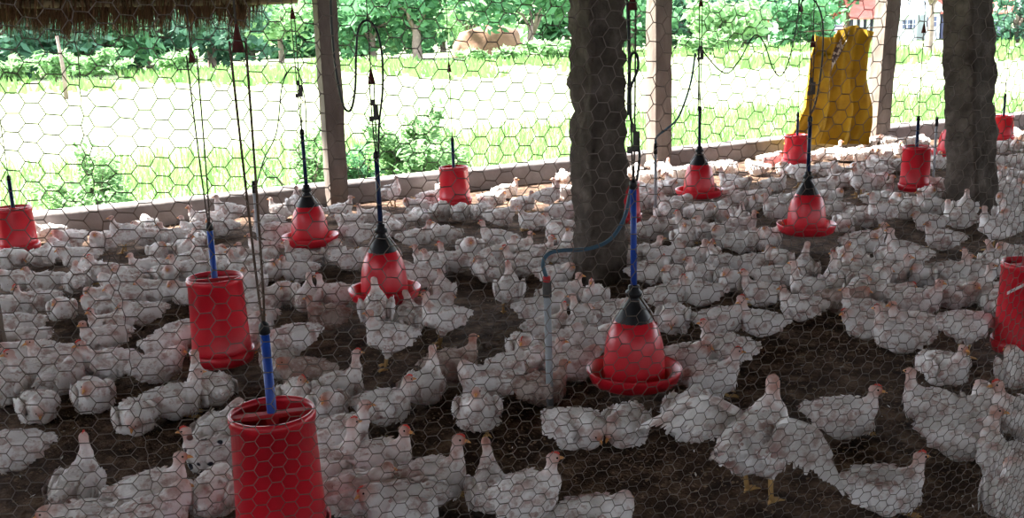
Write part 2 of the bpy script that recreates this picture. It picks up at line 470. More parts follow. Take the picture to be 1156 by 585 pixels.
# ------------------------------------------------------------------ feeders, drinkers, pipes
OBST = []                                             # (x, y, radius) the chickens keep out of
def cone_mesh(h=0.055, r0=0.022):
    return MB().lathe([(r0, 0), (r0 * .9, h * .15), (0.004, h), (0.003, h * 1.06)], 10, cap0=True, cap1=True).mesh(True)
def cord_up(root, x, y, z0, cone_z=None, double=False, cm='cord', cr=0.0035, cone_s=1.0, spread=0.02):
    """cord(s) from z0 up to the roof with a rusty cone threaded on them"""
    n = (Vector(root.location) + Vector((x, y, 0))).dot(NX)
    zt = roof_z(n) - 0.02
    if cone_z:
        if double:
            for s_ in (-1, 1):
                mb = MB(); pts = []
                for k in range(9):
                    f = k / 8
                    pts.append((x + s_ * spread * f ** .6, y, z0 + (cone_z - z0) * f))
                mb.tube(pts, cr, 5).build('cord', M[cm], root)
        else:
            MB().tube([(x, y, z0), (x, y, cone_z)], cr, 5).build('cord', M[cm], root)
        MB().tube([(x, y, cone_z), (x, y, zt)], cr * .9, 5).build('cord', M['cord'], root)
        me = cone_mesh(0.085 * cone_s, 0.021 * cone_s)
        o = obj('cord_cone', me, M['cone'], root); o.location = (x, y, cone_z - 0.03)
    else:
        MB().tube([(x, y, z0), (x, y, zt)], cr, 5).build('cord', M[cm], root)
def tube_feeder(u, v, z, rod_len, cone_v, label, double=False, rod='blue', r0=0.115, h=0.37, cone_s=1.0, cm='cord', tilt=0.0, cr=0.0035):
    """u, v: centre of the foot, which hangs at height z"""
    g = G(u, v, z)
    t = empty('tube_feeder', (g.x, g.y, 0), RND.uniform(-.3, .3), label, 'feeder', 'red hanging tube feeders')
    t.rotation_euler[2] = 0.25
    b = MB()
    r1 = r0 * 1.10
    # wall outside, over the rim, and down the inside
    b.lathe([(r1 * .98, z + .05), (r1, z + .06), (r1, z + .075), (r1 * .985, z + .08), (r0 * 1.0, z + h - .03), (r0 * 1.035, z + h - .028), (r0 * 1.045, z + h - .014), (r0 * 1.02, z + h),
             (r0 * .97, z + h), (r0 * .95, z + h - .015), (r0 * .95, z + h - .04), (r1 * .95, z + .06)], 40)
    b.build('tube', M['red'], t, True)
    MB().lathe([(r1 * .9, z), (r1 * 1.03, z + .004), (r1 * 1.09, z + .03), (r1 * 1.10, z + .055), (r1 * 1.07, z + .056), (r1 * 1.05, z + .03), (r1 * .9, z + .015), (0.01, z + .03)], 36, cap0=True).build('feed_pan', M['red'], t, True)
    MB().box((0, 0, z + h - .012), (r0 * 1.96, .028, .012)).box((0, 0, z + h - .02), (.034, .034, .03)).build('crossbar', M['redin'], t)
    MB().lathe([(0.001, z + h * .62), (r0 * .93, z + h * .55)], 24).build('feed', M['husk'], t, True)
    MB().tube([(0, 0, z + .1), (0, 0, z + h + rod_len)], 0.0135, 10).build('rod', M[rod], t, True)
    zt = z + h + rod_len
    MB().lathe([(0.008, zt), (0.016, zt + .004), (0.013, zt + .03), (0.004, zt + .04)], 8, cap0=True, cap1=True).build('rod_cap', M['black'], t, True)
    cz = None
    if cone_v is not None:
        d = ray(*cone_v); q = EYE + d * (Vector((g.x, g.y, 0)).length / Vector((d.x, d.y, 0)).length)
        cz = q.z
    cord_up(t, 0, 0, zt, cz, double, cm, cr, cone_s)
    if z < 0.13: OBST.append((g.x, g.y, r1 + 0.10))
    return t
tube_feeder(22, 284, 0.06, 0.18, (2, 98), 'red tube feeder at the left edge beside the low wall', rod='darkpipe', h=0.31, cone_s=.8)
tube_feeder(252, 408, 0.06, 0.20, (226, 62), 'red tube feeder on a long blue rod, second nearest, at left', double=True, h=0.385, cone_s=.75)
tube_feeder(320, 606, 0.05, 0.22, (267, 46), 'largest red tube feeder in the left foreground with open top', double=True, h=0.385, cone_s=.8, cm='rope', cr=0.0035)
tube_feeder(514, 231, 0.06, 0.20, (507, 77), 'small red tube feeder in the middle by the low wall', rod='darkpipe', h=0.31, cone_s=.9)
tube_feeder(899, 186, 0.06, 0.18, (900, 10), 'small red tube feeder in front of the yellow sheet', rod='darkpipe', h=0.29, cone_s=.9)
tube_feeder(1032, 215, 0.06, 0.20, (1038, 33), 'red tube feeder just left of the right-hand pillar', rod='darkpipe', r0=.105, h=0.36, cone_s=.9)
tube_feeder(1131, 158, 0.06, 0.20, None, 'farthest red tube feeder, just right of the right-hand pillar', rod='darkpipe', r0=.105, h=0.27)
tube_feeder(705, 250, 0.06, 0.20, None, 'red tube feeder mostly hidden behind the big pillar', rod='darkpipe', r0=.105, h=0.29)
rf = tube_feeder(1152, 396, 0.04, 0.25, None, 'red tube feeder cut by the right edge of the picture', r0=.10, h=0.39)
# white print stroke on the right-hand feeder
mb = MB()
for k in range(6):
    a = pi + 0.15 + 0.10 * k
    mb.add([(cos(a) * .1075, sin(a) * .1075, .30 + .008 * k), (cos(a + .1) * .1075, sin(a + .1) * .1075, .308 + .008 * k), (cos(a + .1) * .108, sin(a + .1) * .108, .322 + .008 * k), (cos(a) * .108, sin(a) * .108, .314 + .008 * k)], [(0, 1, 2, 3)])
mb.build('print', M['wirebail'], rf)

def drinker(u, v, z, rod_len, label, hose=None, rod='blue', cone_v=None, sc=1.0, hose_r=0.006, clip_z=None, side_x=0.0):
    """bell drinker: u, v = centre of the trough foot at height z; hose = list of photo spots at the drinker's own distance"""
    g = G(u, v, z)
    t = empty('bell_drinker', (g.x, g.y, 0), 0, label, 'drinker', 'red hanging bell drinkers')
    R = 0.182 * sc
    MB().lathe([(R * .60, z + .006), (R * .80, z), (R * .93, z + .012), (R * 1.0, z + .045), (R * 1.03, z + .062), (R * 1.015, z + .066), (R * .96, z + .06), (R * .90, z + .026), (R * .78, z + .014), (R * .66, z + .02), (R * .60, z + .04)], 44).build('trough', M['red'], t, True)
    bell = MB().lathe([(R * .66, z + .018), (R * .665, z + .06), (R * .65, z + .11), (R * .645, z + .115), (R * .62, z + .16), (R * .56, z + .205), (R * .48, z + .237), (R * .40, z + .258), (R * .38, z + .26)], 40, cap1=True)
    bell.build('bell', M['red'], t, True)
    MB().lathe([(R * .30, z - .028), (R * .52, z - .022), (R * .60, z - .008), (R * .60, z + .01)], 30, cap0=True).build('ballast', M['ballast'], t, True)
    cap = MB().lathe([(R * .415, z + .248), (R * .40, z + .262), (R * .22, z + .315), (R * .115, z + .345), (R * .11, z + .352), (R * .17, z + .355), (R * .18, z + .372), (R * .12, z + .380), (R * .12, z + .395), (.012, z + .40)], 24, cap1=True)
    cap.build('cap', M['black'], t, True)
    for k in range(2):
        a = k * pi + 0.12
        MB().tube([(cos(a) * R * .55, sin(a) * R * .55, z + .225), (cos(a) * R * .47, sin(a) * R * .47, z + .26), (cos(a) * R * .12, sin(a) * R * .12, z + .36)], 0.0032, 5).build('bail_wire', M['wirebail'], t, True)
    zr = z + .39
    MB().tube([(0, 0, zr - .02), (0, 0, zr + rod_len)], 0.0125, 10).build('rod', M[rod], t, True)
    zt = zr + rod_len
    MB().lathe([(0.010, zt), (0.017, zt + .004), (0.015, zt + .03), (0.005, zt + .04)], 8, cap0=True, cap1=True).build('rod_cap', M['black'], t, True)
    cz = None
    if cone_v is not None:
        d = ray(*cone_v); cz = (EYE + d * (Vector((g.x, g.y, 0)).length / Vector((d.x, d.y, 0)).length)).z
    cord_up(t, 0, 0, zt, cz, cone_v is not None, 'cord', 0.0035, .9, .012)
    if clip_z:
        MB().box((.012, 0, clip_z), (.024, .018, .075)).box((-.012, 0, clip_z - .03), (.02, .016, .025)).box((0, 0, clip_z + .05), (.02, .018, .03)).build('clip', M['clip'], t)
    if hose:
        pts = [atY(a, b, g.y + dy) - Vector((g.x, g.y, 0)) for a, b, dy in [(q + (0,))[:3] if len(q) == 2 else q for q in hose]]
        MB().tube(spline(pts, 9), hose_r, 6).build('hose', M['hose'], t, True)
    if z < 0.14: OBST.append((g.x, g.y, R + 0.03))
    return t
drinker(351, 276, 0.10, 0.33, 'red bell drinker on a dark rod beside the weathered left post', rod='darkpipe', clip_z=1.10, cone_v=(336, 16),
        hose=[(346, 158), (345, 120), (340, 92), (334, 76), (326, 80), (318, 100), (312, 150), (298, 180), (288, 215)], hose_r=.004)
drinker(435, 338, 0.10, 0.34, 'glossy red bell drinker with a tall arched hose, left of centre', rod='darkpipe', clip_z=1.06, cone_v=(419, 88),
        hose=[(427, 178), (428, 140), (432, 100), (431, 60), (424, 32), (414, 23), (405, 32), (402, 60), (401, 100), (396, 124), (388, 120), (381, 90), (377, 60), (374, 20), (372, -40)], hose_r=.006)
drinker(716, 432, 0.07, 0.38, 'largest red bell drinker in front of the big pillar', clip_z=1.02, cone_v=(712, 2),
        hose=[(719, 204), (722, 175), (717, 150), (711, 128), (712, 100), (720, 78), (719, 62), (713, 62), (710, 85), (709, 130), (710, 60), (708, 0), (707, -60)], hose_r=.005)
drinker(789, 222, 0.10, 0.28, 'red bell drinker far back, with a wavy hose, right of the pale-faced post', rod='darkpipe', clip_z=1.20, cone_v=(788, 3),
        hose=[(788, 124), (789, 80), (789, 54), (800, 66), (812, 79), (823, 82), (836, 66), (848, 44), (856, 40), (864, 52), (872, 76), (881, 86), (890, 70), (897, 40), (902, 8), (904, -30)], hose_r=.005)
drinker(910, 263, 0.10, 0.32, 'red bell drinker on a black rod, right of centre, on open floor', rod='darkpipe', clip_z=1.02, cone_v=(916, 48),
        hose=[(916, 128), (922, 110), (928, 70), (929, 30), (924, 8), (914, -4), (906, 0), (902, 12), (903, -30)], hose_r=.005)
drinker(1073, 176, 0.10, 0.30, 'red bell drinker mostly hidden behind the right-hand pillar', rod='darkpipe')

def stand_pipe(ub, vb, vt, label, hose=None, r=0.014, coupling=True):
    g = G(ub, vb)
    d = ray(ub - (2 if ub < 1000 else -2), vt); h = (EYE + d * (g.y / d.y)).z
    t = empty('stand_pipe', (g.x, g.y, 0), 0, label, 'pipe', 'grey water stand pipes')
    MB().tube([(0, 0, -.02), (0, 0, h - .07)], r, 12).build('pipe', M['pvc'], t, True)
    MB().tube([(0, 0, h - .08), (0, 0, h - .02)], r * 1.25, 12).build('coupling', M['clip'] if coupling else M['black'], t, True)
    MB().tube([(0, 0, h - .022), (0, 0, h)], r * 1.05, 12).build('collar', M['redin'] if coupling else M['black'], t, True)
    if hose:
        pts = [Vector((0, 0, h - .01))] + [atY(a, b, g.y + dy) - Vector((g.x, g.y, 0)) for a, b, dy in hose]
        MB().tube(spline(pts, 9), 0.008, 7).build('hose', M['bluehose'], t, True)
    OBST.append((g.x, g.y, 0.03))
    return t
stand_pipe(621, 462, 312, 'tall grey stand pipe with a blue hose, left of the largest drinker',
           [(613, 298, 0), (619, 287, .02), (634, 283, .04), (664, 281, .08), (688, 271, .10), (704, 248, .14), (711, 220, .16), (714, 204, .17)])
stand_pipe(1053, 210, 132, 'thin grey stand pipe between a tube feeder and the right pillar', None, .011, False)
stand_pipe(740, 245, 162, 'thin grey stand pipe in front of the pale-faced post', [(741, 155, .0), (752, 146, .05), (764, 135, .1), (772, 118, .15), (780, 92, .2), (785, 60, .2)], .012, False)
stand_pipe(294, 290, 204, 'thin grey stand pipe behind the long cords, at left', None, .012, False)


# ------------------------------------------------------------------ chickens: templates
def sphere_into(bm, c, r, rot=None, seg=12, rings=8):
    mt = Matrix.Translation(c) @ (rot if rot else Matrix.Identity(4)) @ Matrix.Diagonal((r[0], r[1], r[2], 1))
    bmesh.ops.create_uvsphere(bm, u_segments=seg, v_segments=rings, radius=1.0, matrix=mt)
def fuse(bm, voxel=0.0085, smooth=5):
    """one continuous skin around all the blobs"""
    me = bpy.data.meshes.new('blob'); bm.to_mesh(me); bm.free()
    o = bpy.data.objects.new('blob', me); C.objects.link(o)
    md = o.modifiers.new('r', 'REMESH'); md.mode = 'VOXEL'; md.voxel_size = voxel; md.use_smooth_shade = True
    ms = o.modifiers.new('s', 'SMOOTH'); ms.factor = 0.5; ms.iterations = smooth
    dg = bpy.context.evaluated_depsgraph_get()
    out = bpy.data.meshes.new_from_object(o.evaluated_get(dg))
    bpy.data.objects.remove(o); bpy.data.meshes.remove(me)
    out.polygons.foreach_set('use_smooth', [True] * len(out.polygons))
    return out
def feather(mb, p, d, nrm, l, wd, lift=0.0, curl=0.0):
    """a vane: broad, rounded, slightly arched"""
    d = (d - nrm * d.dot(nrm)).normalized(); s = nrm.cross(d).normalized()
    up = nrm
    a = p; b = p + d * l * .42 + up * (lift * .6 + wd * .12); c = p + d * l * .80 + up * (lift + curl * .6 + wd * .05); e = p + d * l + up * (lift + curl)
    mb.add([a, b - s * wd * .46 - up * wd * .12, b, b + s * wd * .46 - up * wd * .12, c - s * wd * .42 - up * wd * .08, c, c + s * wd * .42 - up * wd * .08, e - s * wd * .16, e + s * wd * .16],
           [(0, 2, 1), (0, 3, 2), (1, 2, 5, 4), (2, 3, 6, 5), (4, 5, 7), (5, 8, 7), (5, 6, 8)])

NECKS = {   # chain of x, z, radius and then the head centre x, z and pitch
    'u': ([(.090, .125, .070), (.122, .160, .047), (.137, .192, .031), (.145, .222, .0245)], (.156, .250), 0.0),
    'h': ([(.090, .130, .070), (.118, .172, .046), (.130, .215, .031), (.137, .258, .0245)], (.148, .290), 0.0),
    't': ([(.095, .130, .072), (.128, .158, .055), (.146, .176, .042)], (.160, .192), -0.35),
    'd': ([(.095, .125, .074), (.135, .140, .056), (.160, .132, .042)], (.176, .112), -0.8),
    'p': ([(.100, .120, .070), (.145, .132, .050), (.185, .122, .036), (.215, .103, .029)], (.240, .082), -0.7),
}
def make_template(kind, seed, yaw=0.0, stand=False, spread=False, tailup=0.4):
    """a chicken facing +X over the origin; returns [(part, mesh, material, location)]"""
    r = random.Random(seed)
    lift = 0.115 if stand else 0.0
    pit = radians(-10 if stand and kind != 'p' else (6 if kind == 'p' else -3)) + r.uniform(-.04, .04)
    RY = Matrix.Rotation(pit, 4, 'Y')
    ctr = Vector((0, 0, .10))
    def X(x, y, z):
        v = RY @ (Vector((x, y, z)) - ctr) + ctr
        return Vector((v.x, v.y, v.z + lift))
    bm = bmesh.new()
    fat = r.uniform(.94, 1.06)
    sphere_into(bm, X(0, 0, .100), (.138, .096 * fat, .096), RY, 20, 12)
    sphere_into(bm, X(.070, 0, .098), (.084, .090 * fat, .094), RY)
    sphere_into(bm, X(-.095, 0, .118), (.078, .066, .062), RY)
    sphere_into(bm, X(-.145, 0, .135), (.045, .040, .034), RY)
    for s_ in (-1, 1):
        sphere_into(bm, X(.005, s_ * .052, .058), (.082, .050, .058), RY)
        sphere_into(bm, X(.088, s_ * .030, .085), (.055, .046, .062), RY)
    chain, (hx, hz), hp = NECKS[kind]
    pts = [X(x, sin(yaw) * .02 * i, z) if i < 2 else X(x, 0, z) for i, (x, z, q) in enumerate(chain)]
    # turn of the neck towards the side the chicken looks to
    root = pts[0]
    def turn(p, f):
        v = p - root
        return root + Matrix.Rotation(yaw * f, 4, 'Z') @ v
    if stand and kind != 'p':
        pts = [p for p in pts]
    npt = len(pts)
    head = X(hx, 0, hz)
    pts = [turn(p, i / npt) for i, p in enumerate(pts)]; head = turn(head, 1.0)
    chainp = pts + [head]; rr = [q for _, _, q in chain] + [.0245]
    for i in range(len(chainp) - 1):
        for k in range(5):
            f = k / 5; q = rr[i] * (1 - f) + rr[i + 1] * f
            sphere_into(bm, chainp[i].lerp(chainp[i + 1], f), (q, q, q))
    HR = Matrix.Rotation(yaw, 4, 'Z') @ Matrix.Rotation(-hp, 4, 'Y')
    sphere_into(bm, head, (.034, .0245, .0265), HR)
    sphere_into(bm, head + HR @ Vector((.016, 0, -.004)), (.022, .017, .018), HR)
    if stand:
        for s_ in (-1, 1):
            for k in range(4):
                f = k / 3
                sphere_into(bm, X(.005 + .015 * f, s_ * .05, .045 - .055 * f), (.040 - .020 * f, .034 - .016 * f, .04))
    body = fuse(bm)
    nv = len(body.vertices)
    skin = body.attributes.new('skin', 'FLOAT', 'POINT')
    vals = []
    face = head + HR @ Vector((.024, 0, -.002))
    vent = X(-.135, 0, .075)
    so = r.uniform(0, 90)
    for v in body.vertices:
        c = v.co
        a = max(0.0, min(1.0, 1.35 - (c - face).length / .034)) * .9
        nk = max(0.0, min(1.0, 1.5 - (c - head).length / .042)) * .6
        if kind in 'uh' and (c - head).length < .10:
            nk = max(nk, .16 + .3 * noise.noise(c * 40 + Vector((so, 0, 0))))
        b = max(0.0, 1 - (c - vent).length / .055) * .6
        vals.append(max(a, b, nk, 0.0))
        # clumped feathers: lumps on trunk and lower neck, smooth face
        dh = min(1.0, max(0.0, ((c - head).length - .035) / .06))
        n_ = noise.noise(c * 17 + Vector((so, so, 0))) * .015 + noise.noise(c * 55 + Vector((0, so, so))) * .0035
        v.co = c + v.normal * n_ * dh
        if not stand and v.co.z < 0.002: v.co.z = 0.002
    skin.data.foreach_set('value', vals)
    body.update()
    parts = [('body', body, 'plumage', None)]
    # overlapping body feathers
    mb = MB()
    polys = body.polygons
    picks = r.sample(range(len(polys)), min(len(polys), 620 if not spread else 520))
    for i in picks:
        pl = polys[i]; c = Vector(pl.center); nrm = Vector(pl.normal)
        if (c - head).length < .095 or (c.x > .10 and c.z > lift + .14) or c.z < lift + .025 or nrm.z < -.55: continue
        dirn = Vector((-1, 0, -.25 if c.x < .02 else -.75)) + Vector((r.gauss(0, .25), r.gauss(0, .25), r.gauss(0, .15)))
        near = min(1.0, (c - head).length / .12)
        feather(mb, c - nrm * .002, dirn, nrm, r.uniform(.022, .040) * near, r.uniform(.012, .022) * near, r.uniform(.001, .006), r.uniform(-.005, .001))
    parts.append(('plumage', mb.mesh(True), 'plumage', None))
    # wings
    for s_ in (-1, 1):
        if not spread:
            bw = bmesh.new()
            WR = RY @ Matrix.Rotation(radians(-6), 4, 'Y') @ Matrix.Rotation(s_ * radians(9), 4, 'Z')
            wc = X(-.012, s_ * .090 * fat, .118)
            sphere_into(bw, wc, (.104, .024, .056), WR, 16, 12)
            me = bpy.data.meshes.new('wing'); bw.to_mesh(me); bw.free()
            b2 = MB(); b2.v = [v.co.copy() for v in me.vertices]; b2.f = [tuple(p.vertices) for p in me.polygons]
            sd_ = Vector((0, s_, 0))
            for k in range(11):                         # flight feathers towards the tail
                f = k / 10
                q = wc + WR @ Vector((-.02 - .045 * f, s_ * .016, .034 - .066 * f))
                feather(b2, q, WR @ Vector((-1, -s_ * .18, .06 - .16 * f)), (sd_ + Vector((0, 0, .35))).normalized(), .085 - .03 * f, .017, .001, -.006)
            for row in range(5):                        # coverts
                for k in range(8):
                    q = wc + WR @ Vector((.090 - .034 * row + r.uniform(-.008, .008), s_ * (.023 * sqrt(max(.05, 1 - ((.090 - .034 * row) / .104) ** 2 - ((.042 - .084 * k / 7) / .058) ** 2))), .042 - .084 * k / 7 + (row % 2) * .005))
                    feather(b2, q, WR @ Vector((-1, 0, -.25)), (sd_ + Vector((0, 0, .3))).normalized(), r.uniform(.028, .040), r.uniform(.014, .020), .003, -.003)
            bpy.data.meshes.remove(me)
        else:
            b2 = MB()
            sh = X(.045, s_ * .085, .15); el = sh + Vector((-.045, s_ * .055, .045)); wr = el + Vector((.01, s_ * .075, -.01)); tip = wr + Vector((-.03, s_ * .04, -.03))
            b2.tube(spline([sh, el, wr, tip], 6), [.030 - .0012 * k for k in range(19)], 8)
            arm = spline([sh, el, wr, tip], 8)
            for k in range(len(arm)):
                f = k / (len(arm) - 1)
                dd = Vector((-1, s_ * (-.1 + 1.2 * f ** 2), -.45 + .1 * f))
                feather(b2, arm[k] + Vector((0, 0, r.uniform(-.006, .006))), dd, Vector((-.35, s_ * .15, 1)).normalized(), .12 + .05 * f + r.uniform(-.015, .015), .026, -.004, -.012)
                feather(b2, arm[k] + Vector((0, 0, .012)), dd, Vector((-.35, s_ * .15, 1)).normalized(), .06, .034, .004, -.004)
        parts.append(('wing', b2.mesh(True), 'plumage', None))
    # tail fan
    mb = MB(); tb = X(-.150, 0, .140)
    for k in range(9):
        f = (k - 4) / 4
        dd = RY @ Vector((-1, f * .55, tailup - abs(f) * .25 + r.uniform(-.06, .06)))
        feather(mb, tb + Vector((.02, f * .018, -.006 * abs(f))), dd, Vector((.4, f * .8, 1)).normalized(), r.uniform(.048, .068), .026, .0, -.006)
        feather(mb, tb + Vector((.025, f * .024, .004)), dd + Vector((0, 0, -.15)), Vector((.3, f * .9, 1)).normalized(), r.uniform(.035, .05), .026, .004, -.006)
    parts.append(('tail', mb.mesh(True), 'plumage', None))
    # beak, comb, eyes, wattle
    bt = head + HR @ Vector((.034, 0, -.004))
    b2 = MB(); fwd = HR @ Vector((1, 0, -.12)); tp = bt + fwd * .021
    b2.tube([bt - fwd * .006, bt + fwd * .004, bt + fwd * .013 + HR @ Vector((0, 0, -.001)), tp + HR @ Vector((0, 0, -.004))], [.0088, .0078, .0048, .0008], 8)
    parts.append(('beak', b2.mesh(True), 'beak', None))
    cb = MB(); n_t = 5; top, bot = [], []
    for k in range(2 * n_t + 1):
        f = k / (2 * n_t); x = .030 - .046 * f
        zb = .018 + .007 * sin(pi * min(1, f * 1.1)); zt = zb + (.004 if k % 2 == 0 else .010) * sin(pi * (.12 + .8 * f))
        for y in (-.0028, .0028):
            bot.append(head + HR @ Vector((x, y, zb - .006))); top.append(head + HR @ Vector((x, y * .6, zt)))
    vs = bot + top; o_ = len(bot); fs = []
    for k in range(2 * n_t):
        a, b_ = 2 * k, 2 * k + 2
        fs += [(a, b_, o_ + b_, o_ + a), (b_ + 1, a + 1, o_ + a + 1, o_ + b_ + 1), (o_ + a, o_ + b_, o_ + b_ + 1, o_ + a + 1)]
    cb.add(vs, fs)
    parts.append(('comb', cb.mesh(), 'comb', None))
    for s_ in (-1, 1):
        be = bmesh.new(); sphere_into(be, head + HR @ Vector((.014, s_ * .0205, .006)), (.0048, .0036, .0048), HR, 8, 6)
        me = bpy.data.meshes.new('eye'); be.to_mesh(me); be.free()
        me.polygons.foreach_set('use_smooth', [True] * len(me.polygons))
        parts.append(('eye', me, 'eye', None))
    # legs: shank and four toes
    for s_ in (-1, 1):
        b2 = MB()
        if stand:
            k0 = X(.02, s_ * .05, .0); ft = Vector((k0.x + .012 + s_ * .012, s_ * .052, .010))
            b2.tube([k0 + Vector((0, 0, .02)), k0.lerp(ft, .5) + Vector((-.006, 0, 0)), ft], [.012, .0085, .0088], 8)
        else:
            ft = Vector((.105, s_ * .045, .010)); b2.tube([ft + Vector((-.05, 0, .014)), ft], [.009, .008], 8)
        for a in (-.5, 0, .5, pi):
            l = .05 if a != pi else .022
            d_ = Vector((cos(a), sin(a), 0))
            b2.tube([ft, ft + d_ * l * .5 + Vector((0, 0, .001)), ft + d_ * l + Vector((0, 0, -.005))], [.008, .0062, .002], 6)
        parts.append(('leg', b2.mesh(True), 'shank', None))
    for nm, me, mk, _ in parts:
        me.materials.append(M[mk])
    return parts

T = {
    'u': [make_template('u', 1), make_template('u', 2, .55), make_template('u', 3, -.55)],
    'h': [make_template('h', 4, .25), make_template('h', 5, -.35)],
    't': [make_template('t', 6, .3), make_template('t', 7, -.7), make_template('t', 8, .8, tailup=.7)],
    'd': [make_template('d', 9, .2), make_template('d', 10, -.45, tailup=.2)],
    's': [make_template('u', 11, .2, True), make_template('u', 12, -.4, True, tailup=.6)],
    'p': [make_template('p', 13, .0, True, tailup=.3), make_template('p', 14, .35, True, tailup=.5)],
    'w': [make_template('u', 15, .25, True, True, tailup=.8)],
}

